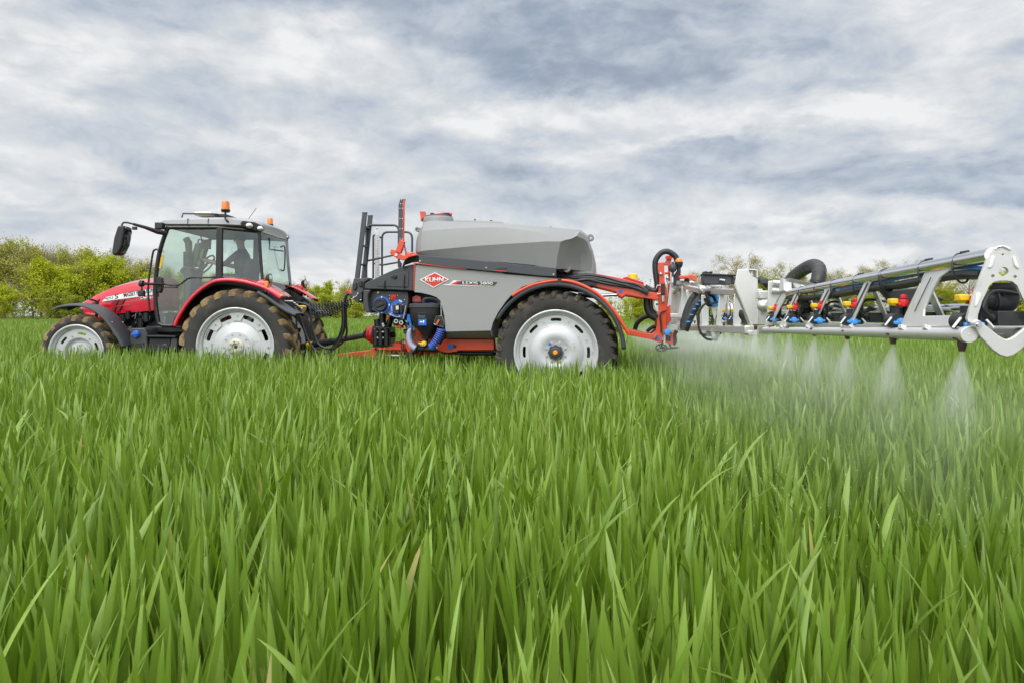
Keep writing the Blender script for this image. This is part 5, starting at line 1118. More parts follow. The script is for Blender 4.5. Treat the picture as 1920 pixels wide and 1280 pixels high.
    # hoses strapped under the top tube
    def run(pts, xo, r, mt, nm):
        P = [B(*q(*p), XT+xo) for q, p in pts]; MB().tube(spline(P, 5), r, 10).build(nm, mt, W)
    lo = [(q9, (600, 690)), (q9, (800, 690)), (q9, (1000, 680)), (q9, (1250, 645)), (q9, (1500, 600)), (q9, (1780, 555)), (qa, (250, 478)), (qa, (450, 440)), (qa, (700, 395)), (qa, (870, 380)), (qa, (1030, 385))]
    run(lo, .0, .0135, 'hose', 'feed_hose')
    run([(q, (X+14, Y+18)) for q, (X, Y) in lo[1:]], .02, .0115, 'hose', 'feed_hose')
    run([(q, (X, Y-44-(8 if q is qa else 0))) for q, (X, Y) in lo[1:]], .005, .003, 'lblue', 'air_line')
    run([(q, (X, Y-62-(8 if q is qa else 0))) for q, (X, Y) in lo[2:]], .007, .003, 'lblue', 'air_line')
    for q, X, Y in ((q9, 800, 610), (q9, 990, 580), (q9, 1195, 550), (q9, 1470, 500), (q9, 1790, 440), (qa, 120, 400), (qa, 490, 310), (qa, 830, 240)):
        tp = B(*q(X, Y), XT); y = tp.y; zc = zt+(t0.z-zt)*(y-YE)/(t0.y-YE); hl = .062
        pts = [(XT-.024*math.cos(t), y+.012*math.sin(t), zc-.022+.046*math.sin(t)) for t in np.linspace(0, 2*math.pi, 25)]
        MB().tube(pts, .0032, 6, caps=False).build('cable_tie', 'black', W)
        if q is qa and X > 300 or X == 1470: MB().bar((XT-.002, y, zc+.026), (XT+.022, y, zc+.03), .012, .008).build('tie_head', 'black', W, bevel=.002)
    # nozzles along the outer section
    def nozzle(y, ztip, full):
        m = MB().cyl((XF, y, ztip), (XF, y, ztip+.014), .0085, .011, n=14).cyl((XF, y, ztip+.014), (XF, y, ztip+.030), .0125, n=14).box(XF-.02, XF+.02, y-.014, y+.014, ztip+.032, ztip+.040); m.build('spray_nozzle', 'brown', W, bevel=.001, seg=1)
        if not full: return
        x, z = XF+.014, ztip+.085
        m = MB().cyl((x-.01, y-.03, z), (x-.01, y+.035, z), .026, n=18).cyl((x+.035, y, z-.02), (x+.035, y, z+.075), .017, n=14).cyl((x, y, z+.02), (x, y, z+.045), .018, n=14).box(x+.07, x+.155, y-.02, y+.03, z-.012, z+.030).cyl((x+.03, y, z+.01), (x+.08, y, z+.01), .012)
        m.tube(spline([(x+.06, y-.02, z+.005), (x+.02, y-.045, z+.04), (x+.06, y-.02, z+.085), (x+.15, y, z+.075)], 5), .006, 8); m.build('nozzle_body', 'black', W, bevel=.003)
        MB().cyl((x-.018, y-.012, z+.052), (x-.018, y-.012, z+.078), .013, n=8).box(x-.033, x-.006, y-.030, y+.006, z+.058, z+.078).build('yellow_cap', 'yellow', W, bevel=.004)
        MB().cyl((x+.012, y-.025, z+.048), (x+.012, y-.025, z+.074), .017, n=8).box(x-.008, x+.034, y-.034, y+.003, z+.050, z+.064).cyl((x+.012, y-.025, z+.075), (x+.012, y-.025, z+.092), .011, n=12).build('red_cap', 'redp', W, bevel=.004)
        MB().cyl((x+.0, y-.05, z-.010), (x+.0, y-.028, z-.006), .017, n=8).cyl((x+.0, y-.062, z-.010), (x+.0, y-.048, z-.010), .011, n=12).box(x-.026, x+.026, y-.045, y-.030, z-.014, z-.002).build('blue_cap', 'lblue', W, bevel=.003)
        MB().bar((x-.052, y-.03, z-.018), (x-.03, y-.03, z+.012), .008, .006).bar((x+.055, y-.03, z-.018), (x+.035, y-.03, z+.006), .008, .006).each('nozzle_clip', 'white', W, bevel=.002)
    for k in range(0, 19):
        y = nozzle_y(k); nozzle(y, 1.398, k < 6 or k in (8, 9, 12))
    # feed pipe, brackets
    MB().cyl((XF+.16, YE+.1, 1.525), (XF+.16, e0.y+.2, 1.525), .015, n=16).build('feed_pipe', 'chrome', W)
    for y in (YE+.86, YE+2.2):
        MB().prism([(XF+.06, 1.60), (XF+.20, 1.61), (XF+.20, 1.56), (XF+.15, 1.55), (XF+.13, 1.47), (XF+.105, 1.47), (XF+.10, 1.55)], y-.05, y+.0).build('hose_bracket', 'black', W, bevel=.006)
        MB().tube(spline([(XF+.18, y, 1.575), (XF+.24, y-.05, 1.55), (XF+.26, y-.1, 1.52)], 5), .012).build('branch_hose', 'hose', W)
    for X0, Y0, X1, Y1 in ((640, 800, 800, 790), (760, 760, 900, 720), (1000, 860, 1160, 800), (1190, 790, 1420, 740), (1440, 880, 1640, 790)):
        a, b_ = B(*q9(X0, Y0), XF+.12), B(*q9(X1, Y1), XF+.14); mid = a.lerp(b_, .5)+Vector((0, 0, -.015)); MB().tube(spline([a, mid, b_], 6), .010, 8).build('branch_hose', 'hose', W)
    a = B(*q9(860, 740), XF+.12); MB().ball(a, .045, 10, 1, 2., .7).box(a.x-.02, a.x+.05, a.y-.1, a.y+.1, a.z-.04, a.z-.005).build('hose_coupling', 'black', W, bevel=.01)
    for X, Y, r in ((790, 930, 60), (650, 790, 70)):
        c_ = B(*q9(X, Y), XF+.09); k_ = r/6.4/(FPX/(FS.oy+c_.y))*.9
        MB().tube([(c_.x+.5*k_*math.cos(t), c_.y, c_.z+k_*math.sin(t)) for t in np.linspace(0, 2*math.pi, 21)], .006, 8, caps=False).build('hose_loop', 'hose', W)
    # black elbow coupling seen through the end plate
    yq = YE+.10; E = lambda X, Y: FS.L(*qa(X, Y), yq)
    m = MB().tube([E(1020, 640), E(1110, 650)], .030, 20).tube(spline([E(1105, 655), E(1180, 662), E(1245, 660), E(1262, 620), E(1265, 570)], 5), .033, 20).tube([E(1130, 655), E(1150, 655)], .040, 20).tube([E(1268, 580), E(1272, 540)], .036, 20).tube([E(1272, 545), E(1275, 500)], .043, 24).tube([E(1275, 505), E(1277, 470)], .038, 24).tube([E(1276, 520), E(1276, 508)], .047, 24)
    c_ = E(1070, 820); m.box(c_.x-.02, c_.x+.02, yq-.03, yq+.03, c_.z-.008, c_.z+.008).box(c_.x-.008, c_.x+.008, yq-.02, yq+.02, c_.z, c_.z+.05); m.build('pipe_elbow', 'black', W, bevel=.003)
    # loop of ribbed hose above the fold
    def ribbed(P, r, nm, pitch=.05, mt='hose'):
        pts = spline(P, 12); m = MB().tube(pts, r, 16); acc = 0
        for i in range(1, len(pts)-1):
            acc += (pts[i]-pts[i-1]).length
            if acc > pitch:
                acc = 0; d = (pts[i+1]-pts[i-1]).normalized()*.006; m.tube([pts[i]-d, pts[i]-d*.3, pts[i]+d*.3, pts[i]+d], [r*.99, r*1.06, r*1.06, r*.99], 16)
        return m.build(nm, mt, W)
    ribbed([B(*q9(X, Y), XF+.22+o) for X, Y, o in ((600, 560, 0), (690, 445, 0), (770, 385, 0), (860, 330, .0), (935, 310, 0), (990, 345, -.02), (995, 430, -.04), (965, 540, -.06))], .040, 'ribbed_hose', .045)
    # ---- fold joint
    bx = lambda q, X0, Y0, X1, Y1, xl, y0=None: None
    MB().prism([(p.x, p.z) for p in (FS.L(*q8(X, Y), -6.0) for X, Y in ((1003, 530), (1040, 358), (1178, 354), (1190, 395), (1215, 440), (1282, 462), (1288, 800), (1284, 1140), (1180, 1135), (1185, 1085), (1225, 1060)))], -6.012, -6.0).build('fold_plate', 'alul', W, bevel=.004)
    MB().slab([FS.L(*q8(X, Y), yy) for X, Y, yy in ((1003, 530, -6.0), (1225, 1060, -6.0), (1190, 1062, -5.86), (985, 545, -5.86))], (1, 0, .6), .008).build('fold_plate_flange', 'alu', W)
    m = MB().prism([(p.x, p.z) for p in (FS.L(*q8(X, Y), -6.0) for X, Y in ((1172, 352), (1275, 362), (1282, 460), (1262, 455), (1258, 372), (1175, 366)))], -6.03, -5.9); a = FS.L(*q8(1270, 800), -6.03); b_ = FS.L(*q8(1292, 1140), -6.03); m.box(a.x, b_.x, -6.05, -6.0, b_.z, a.z); m.build('fold_plate_edge', 'alul', W, bevel=.003)
    a, b_ = FS.L(*q8(1170, 1090), -6.05), FS.L(*q8(1290, 1145), -6.05); MB().box(a.x, b_.x, -6.05, -5.9, b_.z, a.z).build('fold_foot', 'alu', W, bevel=.004)
    y6 = -6.35
    m = MB().prism([(p.x, p.z) for p in (FS.L(*q9(X, Y), y6) for X, Y in ((385, 497), (430, 492), (566, 494), (566, 620), (490, 730), (440, 850), (370, 882)))], y6-.01, y6+.0); m.build('hinge_plate', 'alul', W, bevel=.004)
    a, b_ = FS.L(*q9(268, 612), -6.2), FS.L(*q9(382, 706), -6.2); m = MB().box(a.x, b_.x, -6.22, -6.1, b_.z, a.z); a, b_ = FS.L(*q9(285, 706), -6.15), FS.L(*q9(378, 1020), -6.15); m.box(a.x, b_.x, -6.16, -6.12, b_.z, a.z); m.build('hinge_bar', 'alul', W, bevel=.006)
    c_ = FS.L(*q9(335, 790), -6.2); MB().ball((c_.x, -6.2, c_.z), .05, 10).build('cast_knuckle', 'alu', W)
    m = MB()
    for X0, Y0, X1, Y1 in ((440, 515, 560, 525), (430, 608, 560, 615), (520, 570, 590, 560)): m.cyl(FS.L(*q9(X0, Y0), y6-.04), FS.L(*q9(X1, Y1), y6-.04), .020, n=14)
    m.each('hinge_pin', 'alul', W)
    y7 = e0.y+.02
    m = MB().slab(RP(q9, [(560, 640), (578, 476), (620, 480), (625, 620)], .0), NP, .05); p = [B(*q9(X, Y), XT) for X, Y in ((580, 482), (640, 470), (985, 545), (930, 560))]; m.slab(p, (0, .3, 1), .02)
    m.slab([B(*q9(X, Y), XT+.05) for X, Y in ((590, 500), (790, 505), (810, 585), (640, 640), (580, 640))], (1, 0, 0), .02); m.build('hinge_bracket', 'alu', W, bevel=.003)
    m = MB().slab([B(*q9(X, Y), XF+.16) for X, Y in ((430, 1010), (560, 860), (500, 830), (690, 680), (740, 700), (720, 1000), (640, 1040))], (1, 0, 0), .008); m.build('inner_sheet', 'sheet', W, bevel=.002)
    # ---- inner section: two chords, plate posts
    bz = lambda q, X, Y, xl=XF: B(*q(X, Y), xl)
    yl_of = lambda q, X: B(*q(X, 1000), XF).y
    def fz(q, X, Y, X0, dy=0.): return FS.L(*q(X, Y), yl_of(q, X0)+dy)
    def plate(pts, X0, th, nm, mt, dy=0., bevel=.005): return MB().slab([fz(q8, X, Y, X0, dy) for X, Y in pts], (0, 1, 0), th).build(nm, mt, W, bevel=bevel)
    def bar2(a, b_, wd, ht, nm, mt='alu'): return MB().bar(a, b_, wd, ht).build(nm, mt, W, bevel=.006)
    for xo in (0, .16):
        of = Vector((xo, 0, 0)); A = bz(q8, 318, 545); C = bz(q8, 610, 612); bar2(A+of, C+of, .07, .065, 'upper_chord'); A = bz(q8, 655, 615); C = bz(q8, 1060, 632); bar2(A+of, C+of, .055, .055, 'upper_chord')
        A = bz(q8, 318, 1055); C = bz(q8, 1185, 1078); bar2(A+of, C+of, .07, .06, 'lower_chord')
    for pts, X0 in (([(255, 570), (322, 592), (338, 1018), (238, 1018)], 285), ([(385, 590), (425, 600), (400, 1018), (300, 1018)], 360), ([(420, 600), (492, 612), (562, 1018), (500, 1018)], 480), ([(608, 660), (690, 670), (702, 1030), (608, 1030)], 650), ([(690, 680), (745, 690), (790, 880), (768, 980)], 740), ([(828, 650), (925, 655), (880, 1030), (778, 1030)], 850), ([(1000, 650), (1090, 655), (1112, 1035), (985, 1035)], 1050)):
        plate(pts, X0, .012, 'post_plate', 'alul')
    for pts, X0 in (([(318, 592), (332, 596), (350, 1018), (338, 1018)], 285), ([(921, 655), (935, 655), (895, 1030), (880, 1030)], 850)):
        plate(pts, X0, .10, 'post_flange', 'alu', .05, .003)
    plate([(575, 560), (640, 552), (662, 580), (660, 630), (600, 645), (570, 610)], 612, .16, 'cast_joint', 'alu', -.06, .02)
    plate([(530, 575), (590, 580), (590, 625), (530, 618)], 560, .10, 'joint_block', 'black', -.03, .01)
    for X, Y in ((330, 1055), (700, 1060), (1050, 1065), (330, 548), (1045, 632)): p = bz(q8, X, Y); MB().bar(p, (p.x+.16, p.y, p.z), .05, .05).build('cross_bar', 'alu', W)
    MB().prism([(p.x, p.z) for p in (FS.L(*q8(X, Y), -.3) for X, Y in ((245, 420), (255, 520), (240, 1010), (140, 1010), (150, 930), (200, 760), (225, 560)))], -.32, -.3).build('frame_plate', 'alu', W, bevel=.004)
    for X, Y in ((355, 516), (410, 526), (470, 537), (535, 549)):
        p = fz(q8, X, Y, 440, .1); MB().lathe([(0, .030), (.05, .028), (.058, .0), (.058, -.03)], (p.x, p.y, p.z), axis='z', n=20).build('roller', 'igrey', W)
    MB().bar(FS.L(*q8(150, 1050), -.25), FS.L(*q8(330, 1056), -.25), .06, .09).build('frame_sill', 'alu', W, bevel=.006); MB().bar(FS.L(*q8(252, 535), -.25), FS.L(*q8(330, 548), -.25), .06, .075).build('frame_head', 'alu', W, bevel=.006)
    plate([(338, 432), (440, 428), (460, 416), (520, 425), (548, 445), (548, 500), (505, 495), (480, 462), (340, 475)], 450, .12, 'fold_link', 'sred', .15, .012)
    plate([(415, 445), (450, 445), (465, 515), (395, 512)], 430, .08, 'rubber_block', 'black', .05, .008)
    plate([(616, 425), (955, 432), (955, 540), (620, 540)], 780, .20, 'hydraulic_channel', 'grey', .2, .008)
    plate([(612, 408), (1005, 428), (1005, 442), (612, 430)], 780, .26, 'channel_flange', 'black', .2, .005)
    plate([(955, 440), (1030, 470), (1030, 535), (955, 525)], 780, .14, 'channel_end', 'grey', .2, .008)
    for X0, X1 in ((625, 680), (695, 735)): plate([(X0, 382), (X1, 380), (X1+4, 410), (X0-6, 410)], 780, .12, 'channel_block', 'black', .2, .012)
    MB().tube([fz(q8, 825, 478, 780, .08), fz(q8, 890, 486, 780, .08)], .014).build('channel_handle', 'steel', W)
    m = MB().tube([fz(q8, 650, 485, 690), fz(q8, 735, 482, 690)], .026, 14).ball(fz(q8, 685, 475, 690), .042, 8).cyl(fz(q8, 690, 500, 690), fz(q8, 695, 560, 690), .036).tube([fz(q8, 720, 560, 690), fz(q8, 840, 568, 690)], .028); m.build('fold_valve', 'steel', W)
    MB().tube(spline([fz(q8, X, Y, 1150, .1) for X, Y in ((1030, 480), (1150, 480), (1300, 480), (1370, 510), (1410, 560))], 5), .026, 10).build('cross_hose', 'hose', W)
    plate([(1298, 470), (1405, 468), (1405, 530), (1300, 530)], 1180, .06, 'cable_box', 'band', .2, .005)
    ribbed([fz(q8, X, Y, 560, -.25) for X, Y in ((680, 665), (610, 705), (540, 790), (480, 900), (430, 1010), (400, 1085))], .056, 'ribbed_hose', .09)
    ribbed([fz(q8, X, Y, 520, -.05) for X, Y in ((560, 645), (500, 720), (450, 830), (410, 960), (395, 1060))], .052, 'ribbed_hose', .09)
    for k in range(6):
        t = (k+.3)/6; p = fz(q8, 640-t*215+10, 690+t*360-60*math.sin(t*3), 560, -.31); MB().box(p.x-.028, p.x+.012, p.y-.004, p.y+.004, p.z-.008, p.z+.008).build('blue_mark', 'lblue', W)
    for k, (mt, dx) in enumerate((('lblue', 20), ('hose', 0), ('hose', -25), ('hose', -50))):
        MB().tube(spline([fz(q8, X+dx, Y, 740, -.1+.04*k) for X, Y in ((700, 630), (760, 660), (790, 720), (785, 770), (740, 780), (700, 700))], 5), .018, 8).build('loop_hose', mt, W)
    MB().tube([fz(q8, 660, 640, 740, -.15), fz(q8, 720, 770, 740, -.15), fz(q8, 800, 740, 740, -.15)], .016).build('loop_hose', 'hose', W)
    p = fz(q8, 720, 970, 735, -.05); MB().tube([(p.x+.13*math.cos(t), p.y, p.z+.20*math.sin(t)) for t in np.linspace(0, 2*math.pi, 21)], .012, 6, caps=False).build('hose_loop', 'hose', W)
    plate([(725, 935), (760, 945), (750, 1030), (722, 1000)], 740, .06, 'valve_block', 'black', 0, .006)
    for X, Y in ((910, 850), (950, 850), (985, 845)): MB().cyl(fz(q8, X, Y, 940, .1), fz(q8, X+24, Y, 940, .1), .07).build('filter_cup', 'alu', W)
    plate([(895, 880), (980, 875), (985, 930), (900, 930)], 940, .08, 'dark_manifold', 'black', .1, .01)
    plate([(920, 940), (980, 940), (980, 1020), (920, 1020)], 950, .08, 'valve_box', 'black', .1, .006)
    MB().tube(spline([fz(q8, X, Y, 1100) for X, Y in ((1110, 850), (1100, 900), (1130, 950), (1130, 1010))], 5), .03).build('loop_hose', 'hose', W)
    for pts in ([(585, 820), (612, 810), (618, 1090), (600, 1100), (596, 1000)], [(612, 1000), (635, 1000), (635, 1100), (612, 1100)]): plate(pts, 610, .05, 'stop_bracket', 'alul', -.08, .003)
    p = fz(q8, 690, 1118, 690); MB().ball(p, .10, 10, 1, 1.0, .35).build('skid_cup', 'igrey', W); p = fz(q8, 775, 1130, 775); MB().cyl((p.x, p.y, p.z-.03), (p.x, p.y, p.z+.06), .045).ball((p.x, p.y, p.z-.04), .03, 8).build('end_cup', 'alu', W)
    return W, YE
M['sheet'] = mat('dull_aluminium_sheet', (.42, .40, .34), .5, metal=.5, var=.12)
WING, YEND = build_boom()
far = copy_tree(WING, SP); far.scale = (1, -1, 1)
# centre frame behind the mast
m = MB()
for z in (1.40, 1.95): m.bar((2.0, -.9, z), (2.0, .9, z), .08, .07)
for y in (-.75, -.25, .25, .75): m.bar((2.0, y, 1.36), (2.0, y, 1.99), .07, .02, (1, 0, 0))
for y in (-.35, .35): m.bar((1.75, y, 1.5), (2.0, y, 1.5), .06, .06)
m.build('centre_frame', 'alu', SP, bevel=.006)

# ------------------------------------------------------------------ SPRAY
def fan_material():
    m = bpy.data.materials.new('spray_droplets'); m.use_nodes = True; N = NT(m.node_tree); t = m.node_tree; t.nodes.clear()
    o = N.new('ShaderNodeOutputMaterial'); v = N.new('ShaderNodeVolumePrincipled'); v.inputs['Color'].default_value = (1, 1, 1, 1); v.inputs['Anisotropy'].default_value = .2
    oc = N.new('ShaderNodeTexCoord').outputs['Object']; X, Y, Z = N.sep(oc)
    d = N.math('MULTIPLY', Z, -1)
    wy = N.math('ADD', N.math('MULTIPLY', d, .68), .007); wx = N.math('ADD', N.math('MULTIPLY', d, .30), .007)
    ex, ey = N.math('DIVIDE', X, wx), N.math('DIVIDE', Y, wy)
    e = N.math('ADD', N.math('MULTIPLY', ex, ex), N.math('MULTIPLY', ey, ey))
    core = N.math('POWER', N.math('SUBTRACT', 1, e, clamp=True), 1.8)
    cone = N.comb(N.math('DIVIDE', X, N.math('ADD', d, .03)), N.math('DIVIDE', Y, N.math('ADD', d, .03)), N.math('MULTIPLY', d, 1.2))
    streak = N.smooth(N.noise(cone, 5., 4, .6), .36, .66, .25, 1.5)
    fade = N.math('ADD', N.smooth(d, .0, .36, .90, 0), N.smooth(d, .3, .6, .10, 0))
    den = N.math('MULTIPLY', N.math('MULTIPLY', core, streak), N.math('MULTIPLY', fade, N.math('DIVIDE', .85, N.math('ADD', N.math('MULTIPLY', d, d), .0035))))
    N.put(v.inputs['Density'], N.math('MULTIPLY', den, .22)); N.l.new(v.outputs[0], o.inputs['Volume'])
    return m
FAN = fan_material()
fan0 = None
ords = 'first second third fourth fifth sixth seventh eighth ninth tenth eleventh twelfth thirteenth fourteenth fifteenth sixteenth'.split()
toW = Matrix.Translation((FS.ox, FS.oy, 0)) @ Matrix.Rotation(-FS.a, 4, 'Z')
for k in range(0, 14):
    if fan0 is None:
        mb = MB(); rg = lambda z, a, b: [(a*math.cos(t), b*math.sin(t), z) for t in np.linspace(0, 2*math.pi, 20, endpoint=False)]
        mb.loft([rg(0, .012, .014), rg(-.62, .20, .44)]); fan0 = mb.build('spray_fan', FAN); o = fan0
    else: o = fan0.copy(); COL.objects.link(o)
    o.location = toW @ Vector((XF, nozzle_y(k), 1.399)); o.rotation_euler = (0, R_(6), -FS.a)
    tag(o, 'white spray fan under the %s nozzle counted from the near end of the boom' % ords[k], 'spray', 'spray fans under the boom nozzles')
def mist():
    m = bpy.data.materials.new('drifting_mist'); m.use_nodes = True; N = NT(m.node_tree); t = m.node_tree; t.nodes.clear()
    o = N.new('ShaderNodeOutputMaterial'); v = N.new('ShaderNodeVolumePrincipled'); v.inputs['Color'].default_value = (1, 1, 1, 1)
    oc = N.new('ShaderNodeTexCoord').outputs['Object']; X, Y, Z = N.sep(oc)
    n = N.smooth(N.noise(oc, 1.6, 5, .6), .36, .70, .05, 1.6)
    top = N.math('MULTIPLY', N.smooth(Z, .95, 1.38, 1, .0), N.smooth(Z, .80, .92, 0, 1))
    side = N.math('MULTIPLY', N.smooth(X, 1.0, 1.9, 0, 1), N.smooth(X, 2.6, 4.2, 1, 0))
    far_ = N.math('ADD', N.smooth(Y, -9.0, -1.0, .42, 1.1), N.smooth(Y, -2, 2, 0, .9))
    den = N.math('MULTIPLY', N.math('MULTIPLY', n, top), N.math('MULTIPLY', side, far_))
    N.put(v.inputs['Density'], N.math('MULTIPLY', den, .115)); N.l.new(v.outputs[0], o.inputs['Volume'])
    b = MB().box(.9, 4.3, -9.2, 8.5, .80, 1.39).build('spray_mist', m)
    b.location = (FS.ox, FS.oy, 0); b.rotation_euler = (0, 0, -FS.a)
    tag(b, 'pale spray mist drifting over the wheat below the boom', 'mist', kind='stuff')
mist()

def droplets():
    n = 2600; rg = np.random.default_rng(9); yl = rg.uniform(-9.2, -3.0, n); xl = 1.35+np.abs(rg.normal(0, .75, n)); z = rg.uniform(.68, .93, n)
    x = FS.ox+xl*FS.c+yl*FS.s; y = FS.oy-xl*FS.s+yl*FS.c; r = rg.uniform(.0006, .0019, n)
    mb = MB()
    for i in range(n):
        a, b, c, k = x[i], y[i], z[i], r[i]
        mb.add([(a-k, b, c), (a+k, b, c), (a, b-k, c), (a, b+k, c), (a, b, c-k), (a, b, c+k)], [(0, 2, 5), (2, 1, 5), (1, 3, 5), (3, 0, 5), (2, 0, 4), (1, 2, 4), (3, 1, 4), (0, 3, 4)])
    tag(mb.build('spray_droplets', 'water'), 'tiny wet droplets glistening on the sprayed wheat leaves', 'droplets', kind='stuff')
M['water'] = mat('water_droplet', (.85, .88, .88), .05, var=0, coat=1.)
droplets()
# ------------------------------------------------------------------ GROUND
def leaf_mat(name, c0, c1, rough=.5, trans=.35, tip=None, spec=.35):
    m = bpy.data.materials.new(name); m.use_nodes = True; N = NT(m.node_tree); t = m.node_tree
    p = t.nodes['Principled BSDF']; o = t.nodes['Material Output']
    a = N.new('ShaderNodeAttribute', attribute_name='tint').outputs['Fac']
    c = N.mix(a, c0, c1)
    if tip:
        b = N.new('ShaderNodeAttribute', attribute_name='along').outputs['Fac']
        ac = N.new('ShaderNodeAttribute', attribute_name='across').outputs['Fac']; ag = N.new('ShaderNodeAttribute', attribute_name='age').outputs['Fac']
        c = N.mix(N.math('MULTIPLY', N.math('SUBTRACT', 1, N.math('ABSOLUTE', ac), clamp=True), .16), c, (.30, .42, .10))
        c = N.mix(N.math('MULTIPLY', N.smooth(b, .55, .98), N.smooth(ag, .994, 1.0)), c, (.46, .38, .13))
        c = N.mix(N.smooth(b, .90, 1.0, 0, .6), c, tip)
    N.l.new(c, p.inputs['Base Color']); p.inputs['Roughness'].default_value = rough; p.inputs['Specular IOR Level'].default_value = spec
    tr = N.new('ShaderNodeBsdfTranslucent'); N.l.new(N.mix(.5, c, (.27, .42, .012), 'MIX'), tr.inputs[0])
    mx = N.new('ShaderNodeMixShader'); mx.inputs[0].default_value = trans
    N.l.new(p.outputs[0], mx.inputs[1]); N.l.new(tr.outputs[0], mx.inputs[2]); N.l.new(mx.outputs[0], o.inputs[0])
    return m
def raw_mesh(name, verts, faces_flat, nper, material, attrs, smooth=True):
    """verts (n,3), faces_flat (m*nper) indices"""
    me = bpy.data.meshes.new(name); nv = len(verts); nl = len(faces_flat); nf = nl//nper
    me.vertices.add(nv); me.vertices.foreach_set('co', np.asarray(verts, np.float32).ravel())
    me.loops.add(nl); me.loops.foreach_set('vertex_index', np.asarray(faces_flat, np.int32))
    me.polygons.add(nf); me.polygons.foreach_set('loop_start', np.arange(0, nl, nper, dtype=np.int32))
    me.polygons.foreach_set('use_smooth', np.full(nf, smooth))
    for k, v in attrs.items():
        at = me.attributes.new(k, 'FLOAT', 'POINT'); at.data.foreach_set('value', np.asarray(v, np.float32))
    me.update(calc_edges=True); me.materials.append(material)
    return me
def link(name, me, parent=None):
    o = bpy.data.objects.new(name, me); COL.objects.link(o)
    if parent: o.parent = parent
    return o
def build_ground():
    m = bpy.data.materials.new('field_soil'); m.use_nodes = True; N = NT(m.node_tree); p = m.node_tree.nodes['Principled BSDF']
    oc = N.new('ShaderNodeTexCoord').outputs['Object']
    c = N.mix(N.noise(oc, 9, 6, .6), (.020, .030, .008), (.050, .062, .016)); N.l.new(c, p.inputs['Base Color']); p.inputs['Roughness'].default_value = .95
    xs = np.concatenate([np.linspace(-900, -40, 12), np.linspace(-30, 30, 61), np.linspace(40, 900, 12)]); ys = np.array([-60, -20, -5, 0, 5, 10, 20, 40, 80, 120, 160, 250, 500, 1000, 1800.])
    XX, YY = np.meshgrid(xs, ys); ZZ = ground_z(XX); V = np.stack([XX, YY, ZZ], -1).reshape(-1, 3); nx = len(xs); F = []
    for j in range(len(ys)-1):
        for i in range(nx-1): a = j*nx+i; F += [a, a+1, a+nx+1, a+nx]
    o = link('field_ground', raw_mesh('field_ground', V, F, 4, m, {})); o['kind'] = 'structure'
build_ground()

